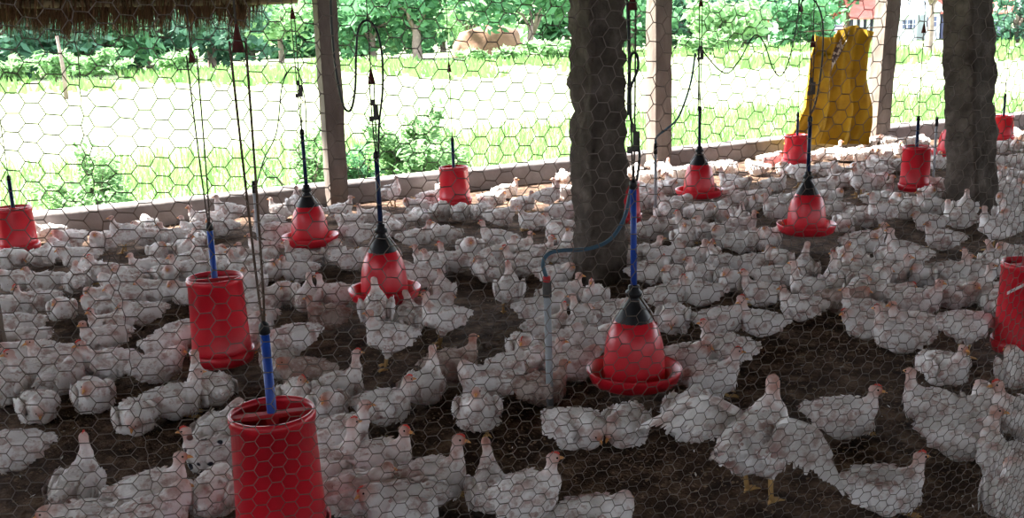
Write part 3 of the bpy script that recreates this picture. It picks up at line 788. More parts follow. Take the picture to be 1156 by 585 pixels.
# ------------------------------------------------------------------ chickens: where each one sits
# u v heading pose [flags] [| label]   (body centre in the photograph; R right, L left, F to the camera, B away)
FLOCK = '''
12 292 FR d
47 290 BR t
55 262 L u
80 270 FL t
66 282 B t
90 291 L t
119 271 FL t
143 263 L s
20 316 L t
52 318 L u
87 318 B u
121 307 L u c
137 320 L t
102 306 B t
171 268 L u
167 255 B t
179 284 F t
167 302 L u
148 314 BL t
200 268 L u
208 281 F u
222 260 L u
225 274 B t
231 247 L u
259 239 L s | chicken standing in profile by the low wall, left of the long cords
251 256 L t
212 306 L u
233 292 R t
261 290 L t
219 295 BR t
251 299 B u
281 303 L u
285 290 L u
188 310 FR t
319 237 L u
303 251 L u
310 263 R p | standing chicken drinking at the left side of the drinker by the left post
300 282 L u
334 231 B s | pale chicken standing against the low wall behind the left-post drinker
383 238 R u
396 250 L t
403 263 L p | big standing chicken drinking at the right side of the left-post drinker
420 245 L u
397 293 R t
346 287 L u
366 285 B t
338 305 L u c
292 294 R t
300 306 FR t
440 216 BR s | largest sunlit chicken standing right by the low wall, middle
491 209 F h
471 232 L t
486 223 R t
496 239 B d
475 245 B d
519 239 B d
543 239 B d
556 225 R t
564 244 R t
571 215 R u
453 250 L t
443 257 BL t
469 268 R u c
503 264 L t
562 270 L u c
531 280 F t
516 295 L u c
486 294 L u
488 304 B u
547 302 F t
564 287 R u
591 229 FR u
618 220 R s | chicken standing on the sunlit floor left of the big pillar
637 200 B t
639 218 L u
603 250 L u
632 255 L u
636 238 R t
630 265 B t
646 274 F u
583 280 R u
591 299 L u c
610 287 R u c
628 287 R t
628 309 R t
552 304 B t
729 184 BR t
717 195 B t
731 200 R t
745 191 F u
754 194 B u
766 195 R t
752 211 FR t
731 215 BL t
723 227 R t
747 228 F t
762 234 L u
764 208 L u
807 189 R t
819 189 B d
826 205 L u
817 222 R t
799 225 L u
780 229 R t
834 228 R t
819 242 F d
805 237 R t
789 242 FR t
752 243 B t
733 259 BR t
750 257 R t
770 269 F u
782 259 L u c
805 264 FL u
825 269 L t
836 254 R u
727 287 R u
706 292 B t
752 291 R t
772 291 R u
798 287 F u c
737 308 R t
764 310 F t
783 311 FL u
826 297 L t
821 315 F t
750 334 R u
793 331 L t
760 360 F d
812 362 R u
861 363 L u c
869 181 R t
855 190 L t
885 190 F t
904 194 L p | chicken stooping beneath the feeder in front of the yellow sheet
873 209 R u
922 176 BR t
939 173 R h
957 174 L t
972 175 R t
931 190 R t
945 194 F t
949 203 R t
965 194 B t
976 203 FL s | standing chicken well right of the drinker on open floor, far crowd
833 209 R t
838 228 FR t
853 222 R t
879 239 L u
883 228 R t
929 209 R t
935 222 R t
945 235 L t
953 251 F d
976 246 R t
838 249 B u
832 272 R t
867 271 F u
881 268 R u
880 294 F d
908 306 B h
842 297 R u
873 312 R t
861 331 L u
906 346 L u | large chicken sitting head up facing left, below the right-of-centre drinker
917 328 L h
942 322 B h
957 290 F u
972 274 R t
966 312 L u
979 322 BR t
951 340 R t *
971 332 B t
976 350 L u
980 160 R t
1003 159 L t
965 174 R t
976 174 L t
990 174 FL t
1000 171 R t
1024 162 R t
1041 161 B t
1014 171 F u
1051 175 R t
1063 182 F u
984 187 R t
1000 185 L t
1014 185 BR t
973 204 FL s
985 204 R t
992 193 L u
1008 213 FR u
1011 225 F t
1041 217 F t
1059 209 L t
990 224 R t
1030 230 R t
1054 233 L u
1022 237 L t
976 241 R t
998 238 L s | chicken standing in profile facing left, below the feeder left of the right pillar
977 273 R u
1051 251 L t
1084 247 L u
1089 236 B u
1066 270 L u
1126 258 L s | standing chicken facing left just right of the right pillar's foot
1132 165 R t
1145 165 F t
1149 153 B t
1132 182 L t
1148 182 R t
1132 200 F u
1145 198 L t
1135 214 R t
1149 212 BL t
1143 230 L t
1153 199 R t
1127 220 FR t
1152 249 L t
1134 241 B t
1024 288 L s | standing chicken with raised tail on open floor, right of the right-of-centre drinker
1003 290 B t
987 303 L t
998 309 R u
968 298 F t
976 317 R t
1000 333 R t
1033 340 R u
1067 309 R u
1047 309 F t
1108 305 L u c
1124 296 B u
1140 301 F t
1150 290 L t
1076 333 R t
1097 324 R h
1114 331 R u
1129 345 B t
1088 368 BR p | big stooping chicken feeding at the right-edge tube feeder
980 366 L t
1017 381 L u c | red-faced chicken sitting with its foot out, left of the big stooping chicken
1032 368 L u
1066 415 FR u | chicken sitting under the tail of the big stooping chicken at right
1148 420 B t
1058 462 L u | chicken facing left, above two huddled ones, lower right
1084 494 R u | chicken facing right in front of the left-facing one, lower right
1120 466 B t
1150 470 L u
1137 520 BL t
1143 562 B t
996 552 R u c | red-combed chicken sitting facing right in the bottom right foreground
951 471 R u | chicken sitting alone facing right on the dark floor, lower right
850 520 BR w + | chicken flapping spread wings in the foreground, tail to the camera
783 472 F t + | white chicken facing the camera just left of the flapping one
822 395 L u c | red-combed chicken facing left, right of the largest drinker
801 428 R u | chicken facing right just below the red-combed one near the largest drinker
771 405 R t
649 484 FR d | left one of two round chickens dozing below the largest drinker
707 480 F d | right one of two round chickens dozing below the largest drinker
592 558 R s c | red-combed chicken standing at the bottom, middle, facing right
667 590 R t
614 440 R u * | brownish soiled chicken facing right at the foot of the tall stand pipe
645 411 R t
602 406 FR u
659 387 R t
575 327 B s | chicken standing with its rear to the camera left of the tall stand pipe
633 332 R u
609 350 R t
622 365 R u
671 334 F u
672 358 L u
651 364 B t
686 354 R t
636 393 R t
597 395 F t
592 409 R t
539 464 F u | white chicken sitting alone facing the camera, lower middle
553 434 L t
509 412 R u * | dull brownish chicken facing right, lower middle
477 437 BR h
484 545 R h | chicken with long raised neck facing right in the bottom foreground
455 570 L t
552 553 B h
432 458 R u c | red-combed chicken facing right, by the largest feeder
380 437 R h | chicken stretched out facing right, raised head, above the largest tube feeder
336 447 F u c
369 458 F t
382 492 R u | chicken facing right directly right of the largest feeder's rim
372 528 R h c
424 522 R u c | red-combed chicken facing right, lower left of centre, behind the long necked one
388 565 R t
345 420 L t *
300 408 B t
332 380 L p | big standing chicken bending left, right of the second nearest feeder
284 362 L t
288 378 B t
297 338 R t
286 319 F u
323 330 F t
346 338 B u
381 332 L u c
371 357 L u * | brown-faced soiled chicken facing left in front of the arched-hose drinker
425 352 B s | standing chicken with its back to the camera, below the arched-hose drinker
441 381 L s | white chicken in profile facing left, lowest of those below the arched-hose drinker
460 361 B u
502 358 L s | chicken standing on yellow legs facing left, right below the arched-hose drinker
499 328 B u
476 311 L t
454 346 R t
35 342 L u
14 344 L t
70 348 F t
121 334 L t
119 348 L t
162 352 L t
20 368 L t
27 384 L t
22 398 L t
119 381 L u | big chicken facing left, in front of a red-faced one, left of second nearest feeder
126 366 L u c
64 404 L u | chicken facing left with a bare pink rear beside the dark stake
125 412 L u
42 458 F d | round dozing chicken facing the camera in the left foreground
39 424 L u c
67 427 BR t
10 438 FL t
6 424 L t
105 447 F t | chicken huddled facing the camera, between two round dozing ones, lower left
152 469 F d | round dozing chicken left of a raised-head one, lower left
14 508 L t | chicken cut by the left edge of the picture, lower left
86 548 BR h | chicken with raised head and fluffed wings in the bottom left foreground
100 592 L t
169 560 R u | chicken facing right, left of the round-backed one at the largest feeder
240 558 B d | round-backed chicken right beside the left wall of the largest feeder
245 512 L u # | black-spotted white chicken left of the largest feeder
251 484 BR t
197 452 R u | chicken with raised head facing right, below the second nearest feeder
236 440 BL h
177 414 R t
188 389 R t
209 376 R t
181 329 L t
214 330 L t
146 334 L t
168 588 R t
'''
HEAD = {'R': 0, 'BR': 45, 'B': 90, 'BL': 135, 'L': 180, 'FL': 225, 'F': 270, 'FR': 315}
birds = []
rb = random.Random(5)
for line in FLOCK.strip().splitlines():
    lab = None
    if '|' in line: line, lab = [x.strip() for x in line.split('|')]
    q = line.split()
    u, v, hd, ps = float(q[0]), float(q[1]), q[2], q[3]
    g = G(u, v, 0.14 if ps in 'spw' else 0.067)
    g.z = 0
    birds.append(dict(u=u, v=v, hd=hd, ps=ps, fl=q[4:], lab=lab, p=g, p0=g.copy()))
# let them shuffle apart where two would share a place (mostly along the line of sight)
OBST += [(pc.x, pc.y, .24), (pc2.x, pc2.y, .27), (sb.x, sb.y, .10)]
for it in range(60):
    for i in range(len(birds)):
        a = birds[i]
        for j in range(i + 1, len(birds)):
            b = birds[j]
            dx = b['p'].x - a['p'].x; dy = b['p'].y - a['p'].y
            if abs(dx) > .25 or abs(dy) > .25: continue
            d = sqrt(dx * dx + dy * dy) + 1e-5; lim = 0.16
            if d < lim:
                k = (lim - d) / d * .25
                a['p'].x -= dx * k * .6; b['p'].x += dx * k * .6; a['p'].y -= dy * k; b['p'].y += dy * k
                if abs(dy) < .02: a['p'].y -= .004 if a['v'] > b['v'] else -.004
    for a in birds:
        for (ox, oy, orr) in OBST:
            dx = a['p'].x - ox; dy = a['p'].y - oy; d = sqrt(dx * dx + dy * dy) + 1e-5
            if d < orr + .05 and not (a['ps'] == 'p' and d > orr - .02):
                k = (orr + .05 - d) / d * .3; a['p'].x += dx * k; a['p'].y += dy * k
        over = a['p'].dot(NX) - (CURB - .17)
        if over > 0: a['p'] -= NX * over
        a['p'] = a['p'].lerp(a['p0'], .03)

# words that single each chicken out
MARKS = [(22, 284, 'the left-edge feeder'), (252, 415, 'the second nearest feeder'), (320, 606, 'the largest feeder'), (514, 235, 'the mid-wall feeder'),
         (899, 188, 'the yellow-sheet feeder'), (1032, 218, 'the right-pillar feeder'), (1131, 160, 'the farthest feeder'), (1152, 400, 'the right-edge feeder'),
         (351, 282, 'the left-post drinker'), (435, 345, 'the arched-hose drinker'), (716, 440, 'the largest drinker'), (789, 228, 'the far wavy-hose drinker'),
         (910, 270, 'the right-of-centre drinker'), (676, 322, 'the big pillar'), (1097, 238, 'the right pillar'), (621, 462, 'the tall stand pipe'), (150, 262, 'the low wall at left')]
MK = [(G(u, v), nm) for u, v, nm in MARKS]
DIRW = {'R': 'facing right', 'L': 'facing left', 'F': 'facing the camera', 'B': 'facing away', 'BR': 'facing away right', 'BL': 'facing away left', 'FL': 'turned half left', 'FR': 'turned half right'}
POSEW = {'u': 'head-up', 'h': 'long-necked', 't': 'huddled', 'd': 'dozing', 's': 'standing', 'p': 'stooping', 'w': 'flapping'}
ORD = ['first', 'second', 'third', 'fourth', 'fifth', 'sixth', 'seventh', 'eighth', 'ninth', 'tenth']
def base_label(b):
    best = min(MK, key=lambda m_: (m_[0] - b['p']).length)
    v = b['p'] - best[0]; vd = Vector((best[0].x, best[0].y, 0)).normalized()
    along = v.dot(vd); side = v.dot(Vector((vd.y, -vd.x, 0)))
    if abs(along) > abs(side): rel = 'behind' if along > 0 else 'in front of'
    else: rel = 'right of' if side > 0 else 'left of'
    w_ = POSEW[b['ps']]
    if 'c' in b['fl']: w_ = 'red-combed ' + w_
    if '*' in b['fl']: w_ = 'soiled ' + w_
    return '%s chicken %s, %s %s' % (w_, DIRW[b['hd']], rel, best[1])
from collections import defaultdict
same = defaultdict(list)
for b in birds:
    if not b['lab']: same[base_label(b)].append(b)
for lb, bs in same.items():
    if len(bs) == 1: bs[0]['lab'] = lb
    else:
        bs.sort(key=lambda b: b['p'].x / b['p'].y)
        for k, b in enumerate(bs):
            b['lab'] = '%s, %s' % (lb, 'leftmost' if k == 0 else ('rightmost' if k == len(bs) - 1 else ORD[k] + ' from left'))

for i, b in enumerate(birds):
    tm = T[b['ps']][rb.randrange(len(T[b['ps']]))]
    p = b['p']
    vd = Vector((p.x, p.y, 0)).normalized(); rt = Vector((vd.y, -vd.x, 0))
    a = radians(HEAD[b['hd']] + rb.uniform(-16, 16))
    hv = rt * cos(a) + vd * sin(a)
    root = empty('chicken', (p.x, p.y, 0.0), atan2(hv.y, hv.x), b['lab'], 'chicken', 'white chickens on the shed floor')
    sc = 0.70 * rb.uniform(.93, 1.05) * (1.35 if '+' in b['fl'] else 1.0)
    root.scale = (sc, sc * rb.uniform(.96, 1.05), sc * rb.uniform(.92, 1.0))
    dist = p.length
    for nm, me, mk, loc in tm:
        if dist > 8.0 and nm in ('eye',): continue
        if nm == 'comb' and 'c' not in b['fl'] and (rb.random() < .8 or dist > 6): continue
        if nm == 'leg' and b['ps'] in 'td': continue
        if nm == 'leg' and b['ps'] in 'uh' and rb.random() < .6: continue
        o = bpy.data.objects.new(nm, me); C.objects.link(o); o.parent = root
        if nm == 'plumage': o['kind'] = 'stuff'
        if mk == 'plumage' and ('*' in b['fl'] or '#' in b['fl']):
            o.material_slots[0].link = 'OBJECT'; o.material_slots[0].material = M['soiled' if '*' in b['fl'] else 'spotted']

# ------------------------------------------------------------------ yellow sheet hung by the leaning post
def yellow_sheet():
    b0 = G(945, 168); s0 = b0.dot(AX)
    n0 = CURB - 0.20
    t = empty('yellow_sheet', P(s0, n0, 0), 0, 'yellow plastic sheet hanging in folds from a line beside the leaning post', 'sheet')
    org = Vector(t.location)
    # outline in the photograph: left and right border per height
    L_ = [(33, 919), (44, 920), (60, 916), (90, 914), (120, 910), (140, 900), (155, 889), (166, 883)]
    R_ = [(33, 984), (44, 980), (60, 977), (90, 975), (120, 980), (140, 979), (155, 976), (166, 974)]
    NU, NV = 60, 30
    def pt(i, j, off=0.0):
        f = i / NU; v = 33 + (163 - 33) * j / NV
        u = interp(v, L_) * (1 - f) + interp(v, R_) * f
        q = atN(u, v + (6 * sin(f * pi * 2.2) * (1 - j / NV) if j < 6 else 0) + 4 * (1 - f) * (1 - j / NV), n0)
        fold = -.09 * sin(f * 17 + .6 * sin(j * .13)) + .03 * sin(f * 47 + j * .08 + 1) + .02 * noise.noise(Vector((f * 6, j * .2, 5)))
        return q - org - NX * (fold * (.45 + .55 * j / NV) + off)
    vs, fs = [], []
    for off in (0, .006):
        for j in range(NV + 1):
            for i in range(NU + 1): vs.append(pt(i, j, off))
    o_ = (NU + 1) * (NV + 1)
    for j in range(NV):
        for i in range(NU):
            a = j * (NU + 1) + i
            fs.append((a, a + 1, a + NU + 2, a + NU + 1)); fs.append((o_ + a, o_ + a + NU + 1, o_ + a + NU + 2, o_ + a + 1))
    obj('sheet', mesh_of(vs, fs, True), M['yellow'], t)
    # pale printed band running down the folds
    vs, fs = [], []
    for k in range(25):
        f = k / 24
        i0 = 30 - 10 * f ** .5 if f < .35 else 24 - 2 * f; j0 = 1 + 26 * f
        ia = NU * (0.56 - .22 * min(1, f * 1.6)) if f < .6 else NU * .36
        for d in (-2.2, 2.2):
            ii = max(0, min(NU, ia + d)); i_ = int(ii)
            q = pt(i_, int(j0), .012).lerp(pt(min(NU, i_ + 1), int(j0), .012), ii - i_)
            vs.append(q)
    for k in range(24): fs.append((2 * k, 2 * k + 1, 2 * k + 3, 2 * k + 2))
    obj('printed_band', mesh_of(vs, fs, True), M['band'], t)
    a, b = atN(908, 36, n0), atN(1003, 30, n0)
    MB().tube([a - org, b - org], .006, 6).build('line', M['rope'], t)
yellow_sheet()

# ------------------------------------------------------------------ plants and far background
def leaf_cloud(mb, rnd, c, rad, n, size, flat=0.75):
    for k in range(n):
        d = Vector((rnd.gauss(0, 1), rnd.gauss(0, 1), rnd.gauss(0, 1))).normalized() * rnd.random() ** .4
        p = c + Vector((d.x * rad[0], d.y * rad[1], d.z * rad[2]))
        a = Vector((rnd.gauss(0, 1), rnd.gauss(0, 1), rnd.gauss(0, .6))).normalized()
        b = a.cross(Vector((rnd.gauss(0, 1), rnd.gauss(0, 1), rnd.gauss(0, 1)))).normalized()
        l = size * rnd.uniform(.6, 1.3)
        mb.add([p - a * l, p + b * l * .42, p + a * l, p - b * l * .42], [(0, 1, 2, 3)])
def tree(u, v, dist, trunk_h, trunk_r, crown, label, material, seed, leaves=34, lsize=.46, group='trees beyond the field', lean=0.0, crown_k=.5):
    """crown: list of (dx, dz, radius) in metres from the foot"""
    rnd = random.Random(seed)
    d = ray(u, v); base = EYE + d * (dist / d.y); base.z = -0.7
    t = empty('tree', base, 0, label, 'tree', group)
    mb = MB()
    if trunk_r:
        pts = [Vector((lean * k / 5 + .1 * trunk_r * sin(k * 2 + seed), 0, trunk_h * k / 5)) for k in range(6)]
        mb.tube([Vector((0, 0, -.1))] + pts, [trunk_r * 1.35] + [trunk_r * (1.1 - .06 * k) for k in range(6)], 9)
        top = pts[-1]
        for k in range(4):
            a = k * 1.7 + seed
            e = top + Vector((cos(a) * trunk_h * .7, sin(a) * trunk_h * .4, trunk_h * .55))
            mb.tube([top - Vector((0, 0, trunk_h * .25)), top.lerp(e, .5) + Vector((0, 0, .2)), e], [trunk_r * .55, trunk_r * .4, trunk_r * .15], 6)
        mb.build('trunk', M['bark'], t, True)
    mb = MB()
    for dx, dz, rr in [(a_, b_ * crown_k, c_ * 1.35) for a_, b_, c_ in crown]:
        for k in range(11):
            a = rnd.uniform(0, 2 * pi); e = rnd.uniform(-.9, 1.2); q = rr * rnd.uniform(.35, .9)
            cc = Vector((dx + cos(a) * cos(e) * q, sin(a) * cos(e) * q * .8, dz + sin(e) * q * .8))
            leaf_cloud(mb, rnd, cc, (rr * .42, rr * .42, rr * .32), leaves, lsize)
    o = mb.build('crown', M[material], t)
    return t
# the row of trees behind the field, from left to right
tree(20, 84, 62, 2.2, .35, [(0, 3.6, 2.6), (-3, 4.2, 2.6), (2.2, 5.6, 2.4), (0, 7, 2.8)], 'dark blue-green tree beyond the field at the far left', 'leafdark', 1)
tree(95, 80, 66, 1.6, .3, [(0, 3.0, 2.2), (2.5, 3.6, 2.0), (-2.0, 4.6, 2.2), (1, 6.2, 2.6)], 'mid-green tree beyond the field under the thatch', 'leafmid', 2)
tree(172, 76, 70, 2.0, .35, [(0, 3.4, 2.3), (2, 5, 2.3), (-2, 5.2, 2.3)], 'dark tree beyond the field, second from left under the thatch', 'leafdark', 3)
tree(240, 74, 74, 1.8, .3, [(0, 3.0, 2.0), (2.4, 4.4, 2.3), (-2.2, 4.8, 2.0)], 'bluish tree beyond the field behind the left cords', 'leafdark', 4)
tree(318, 66, 80, 2.5, .22, [(0, 4.6, 2.4), (-2, 6.6, 2.6), (2.6, 6.8, 2.6)], 'thin pale tree left of the weathered post', 'leaflight', 5, 18)
tree(420, 52, 78, 1.8, .3, [(-1, 3.2, 2.4), (1.8, 4.8, 2.6), (-2.6, 6.0, 2.8), (1, 7.6, 2.8)], 'light green tree right of the weathered post, behind the arched hose', 'leafmid', 6)
tree(471, 62, 76, 2.6, .36, [(0, 4.6, 2.4), (2.6, 5.4, 2.6), (-2.4, 5.8, 2.4), (0, 7.4, 3)], 'tree with a thick grey trunk beyond the field, left of the hay heap', 'leafmid', 7, crown_k=.85)
tree(592, 58, 74, 2.2, .26, [(0, 4.4, 2.4), (-3, 5.2, 2.8), (2.8, 4.6, 2.4), (-.5, 7.0, 3.0), (3.5, 7, 2.6)], 'broad dark green tree over the hay heap, left of the big pillar', 'leafmid', 8, 30, lean=.7, crown_k=.85)
tree(530, 40, 90, 2.0, .3, [(0, 4.4, 2.6), (3, 6, 3), (-3, 6, 2.6)], 'pale green tree far behind the hay heap', 'leaflight', 9, 20)
tree(712, 50, 80, 1.8, .3, [(0, 3.4, 2.4), (1, 5.6, 2.8)], 'tree just right of the big pillar beyond the field', 'leafmid', 10)
tree(775, 40, 84, 1.4, .3, [(0, 3.4, 2.2), (2.0, 5.2, 2.6), (-2.4, 5.0, 2.4)], 'dark tree beyond the field, right of the pale-faced post', 'leafdark', 11)
tree(812, 44, 76, 1.6, .16, [(0, 3.4, 2.0), (1, 5.0, 2.2)], 'light green tree behind the far wavy-hose drinker cord', 'leaflight', 12)
tree(842, 38, 82, 1.8, .3, [(0, 3.8, 2.6), (2.4, 5.4, 2.6)], 'bluish dark tree behind the wavy hose', 'leafdark', 13)
tree(884, 36, 78, 1.6, .25, [(0, 3.0, 2.0), (1.6, 4.6, 2.2)], 'bright green tree left of the yellow sheet', 'leafmid', 14)
tree(955, 26, 88, 3.0, .3, [(0, 5.0, 2.2), (-1.6, 6.4, 2.2), (2.4, 6.2, 2.4)], 'dark green tree above the yellow sheet', 'leafmid', 15, crown_k=.9)
tree(1030, 24, 90, 3.4, .3, [(0, 6.0, 2.4), (2.2, 7.4, 2.2)], 'dark tree above the white house', 'leafmid', 16, crown_k=.9)
tree(1049, 60, 60, 3.4, .17, [(0.4, 5.6, 1.6)], 'slender bare-trunked tree in front of the white house', 'leafmid', 17, crown_k=.95)
tree(1148, 40, 70, 1.2, .25, [(0, 2.6, 1.8), (2.2, 3.4, 2.0)], 'dark green tree at the right edge beyond the pillar', 'leafdark', 18)
for k, (u, v, ds, mt_, lb) in enumerate([(55, 76, 92, 'leafmid', 'farther green tree between the two leftmost trees'), (140, 74, 95, 'leaflight', 'farther pale tree above the thin field pole shrubs'), (285, 62, 96, 'leafmid', 'farther tree behind the rusty cone of the long cords'),
        (345, 60, 98, 'leafmid', 'farther tree directly left of the weathered post'), (395, 58, 99, 'leaflight', 'farther pale tree directly right of the weathered post'), (500, 52, 100, 'leafmid', 'farther tree between the thick trunk and the hay heap'),
        (640, 46, 98, 'leafmid', 'farther tree peeking out left of the big pillar'), (735, 42, 100, 'leafmid', 'farther tree behind the pale-faced post'), (915, 32, 104, 'leafmid', 'farther tree behind the top of the yellow sheet'), (870, 34, 102, 'leaflight', 'farther pale tree behind the wavy hose end')]):
    tree(u, v, ds, 1.2, .3, [(0, 3.2, 2.4), (3, 3.6, 2.4), (-3, 3.6, 2.4), (0, 6.2, 2.8), (3.4, 7, 2.6), (-3.4, 7, 2.6)], lb, mt_, 70 + k, 26, .6)
# hedge bushes at the field's far edge
def bush(u, v, dist, rx, rz, label, material, seed, leaves=700, lsize=.05, group=None, z=-0.7, stems=14):
    rnd = random.Random(seed)
    d = ray(u, v); base = EYE + d * (dist / d.y); base.z = z
    t = empty('bush', base, 0, label, 'bush', group)
    mb = MB(); tips = []
    for k in range(stems):
        a = rnd.uniform(0, 2 * pi); q = rnd.uniform(.2, 1)
        e = Vector((cos(a) * rx * q, sin(a) * rx * q * .8, rz * 2 * rnd.uniform(.55, 1.0) * (1 - .35 * q)))
        mb.tube([(0, 0, 0), e * .5 + Vector((0, 0, rz * .25)), e], [.014 * rz * 1.5, .009 * rz * 1.5, .004], 5); tips.append(e)
    mb.build('stems', M['bark'], t, True)
    mb = MB()
    for k in range(leaves):
        e = rnd.choice(tips); f = rnd.uniform(.25, 1.08)
        p = e * f + Vector((0, 0, rz * .5 * f * (1 - f))) + Vector((rnd.gauss(0, rx * .11), rnd.gauss(0, rx * .11), rnd.gauss(0, rz * .1)))
        a = (Vector((e.x, e.y, 0)).normalized() + Vector((rnd.gauss(0, .7), rnd.gauss(0, .7), rnd.gauss(0, .6)))).normalized()
        b = a.cross(Vector((rnd.gauss(0, .4), rnd.gauss(0, .4), 1))).normalized(); l = lsize * rnd.uniform(.7, 1.4)
        mb.add([p - a * l * .5, p + b * l * .3, p + a * l, p - b * l * .3], [(0, 1, 2, 3)])
    o = mb.build('foliage', M[material], t, kind='stuff')
    return t
bush(108, 220, 9.6, .58, .68, 'pale green bush just outside the low wall at left', 'leaflight', 31, 3400, .055, 'bushes along the low wall')
bush(345, 205, 10.4, .48, .70, 'small bush behind the left-post drinker', 'leaflight', 32, 1700, .06, 'bushes along the low wall')
bush(408, 200, 10.9, .35, .52, 'low bush just right of the weathered post', 'leafmid', 33, 1200, .06, 'bushes along the low wall')
bush(470, 195, 11.2, .70, .78, 'broad leafy bush behind the arched-hose drinker, beside the middle feeder', 'leaflight', 34, 4200, .075, 'bushes along the low wall')
for k, (u, v, ds, rx, rz, lb) in enumerate([(8, 84, 55, 1.6, .8, 'yellow-green shrub at the far left end of the field'), (62, 78, 56, 1.5, .9, 'bright shrub left of the thin field pole'),
        (112, 76, 58, 2.2, .9, 'green shrub right of the thin field pole'), (205, 66, 62, 1.7, .8, 'shrub at the field edge left of the cords'), (560, 64, 66, 2.6, .6, 'low grass clump before the hay heap'),
        (620, 60, 64, 2.2, .8, 'shrub at the field edge left of the big pillar'), (795, 40, 66, 1.8, .8, 'bright shrub beside the far wavy-hose drinker cord')]):
    bush(u, v, ds, rx, rz, lb, 'leaflight', 50 + k, 700, .34, 'shrubs at the far edge of the field', stems=9)
# thin pole standing in the field
d = ray(75, 112); pb_ = EYE + d * ((-0.7 - CAM_H) / d.z)
h_ = 60 / (FPX / (pb_.y)) 
tag(obj('field_pole', MB().tube([pb_, pb_ + Vector((.04, 0, h_ * .5)), pb_ + Vector((-.05, 0, h_ * 1.15))], [.09, .08, .06], 8).mesh(True), M['bark']), 'thin pinkish wooden pole standing in the bright field at left', 'pole')

# hay heap
def hay_heap(u, v, dist, rx, h, label):
    d = ray(u, v); base = EYE + d * (dist / d.y); base.z = -0.7
    vs, fs = [], []; n, k_ = 28, 9
    for j in range(k_ + 1):
        e = j / k_ * pi / 2
        for i in range(n):
            a = 2 * pi * i / n
            q = 1 + .12 * noise.noise(Vector((cos(a) * 2, sin(a) * 2, j * .5)))
            vs.append((base.x + rx * cos(a) * cos(e) ** .7 * q, base.y + rx * .7 * sin(a) * cos(e) ** .7 * q, base.z + h * sin(e) * q))
    for j in range(k_):
        for i in range(n): fs.append((j * n + i, j * n + (i + 1) % n, (j + 1) * n + (i + 1) % n, (j + 1) * n + i))
    tag(obj('hay_heap', mesh_of(vs, fs, True), M['hay']), label, 'hay heap')
hay_heap(552, 60, 80, 2.9, 2.3, 'brown hay heap under the broad tree beyond the field')

def house(u0, u1, vtop, dist, h, label, seed, roof_h=1.2, windows=(), wall='housewall', roofm='roofred', openfront=False, rz=0.0, depth=5):
    d0 = ray(u0, vtop); d1 = ray(u1, vtop)
    a = EYE + d0 * (dist / d0.y); b = EYE + d1 * (dist / d1.y)
    wd = b.x - a.x; ztop = (a.z + b.z) / 2
    t = empty('house', ((a.x + b.x) / 2, dist, -0.7), 0, label, 'house', 'houses beyond the field')
    H_ = ztop + 0.7
    if not openfront:
        MB().box((0, depth / 2, H_ / 2), (wd, depth, H_)).build('walls', M[wall], t)
    else:
        MB().box((0, depth / 2 + 1, H_ / 2), (wd, depth - 2, H_)).build('walls', M['barn'], t)
        for k in range(5):
            MB().box((-wd / 2 + .15 + (wd - .3) * k / 4, .1, H_ / 2), (.22, .22, H_)).build('veranda_post', M['housewall'], t)
    ov = .45
    w2 = wd / 2 + ov; y0, y1 = -ov, depth + ov; ym = depth / 2; th = .12
    b_ = MB()
    for z_ in (0, th):
        b_.add([(-w2, y0, H_ - .1 + z_), (w2, y0, H_ - .1 + z_), (w2, ym, H_ + roof_h + z_), (-w2, ym, H_ + roof_h + z_), (w2, y1, H_ - .1 + z_), (-w2, y1, H_ - .1 + z_)], [(0, 1, 2, 3), (3, 2, 4, 5)])
    b_.add([(-w2, y0, H_ - .1), (w2, y0, H_ - .1), (w2, y0, H_ - .1 + th), (-w2, y0, H_ - .1 + th)], [(0, 1, 2, 3)])
    b_.build('roof', M[roofm], t)
    for (fx, fz, ww, hh) in windows:
        f = MB().box((fx * wd, -.03, H_ * fz), (ww, .08, hh)).build('window', M['barn'], t)
        MB().box((fx * wd, -.085, H_ * fz), (.05, .04, hh)).box((fx * wd, -.085, H_ * fz), (ww, .04, .05)).build('glazing_bar', M['housewall'], f)
house(1010, 1036, 16, 84, 2, 'white gabled house with small windows, left of the right pillar', 1, .9, [(.05, .62, .7, .7), (.30, .62, .4, .7)], roofm='housewall')
house(1046, 1062, 12, 86, 2, 'white house part behind the slender tree trunk', 2, .9, [(-.1, .62, .8, .8)], roofm='housewall')
house(1064, 1098, 14, 88, 2, 'dark-fronted house with a red roof against the right pillar', 3, 2.6, [], wall='barn')
house(964, 998, 20, 86, 2, 'house with a dark veranda, white posts and red roof above the sheet', 4, 2.4, [], openfront=True)
house(1122, 1142, 14, 84, 2, 'red-roofed house at the right edge, beyond the right pillar', 5, 2.6, [], wall='barn')
house(884, 896, 24, 92, 2, 'small bluish house far left of the yellow sheet', 6, .8, [], roofm='roofred')

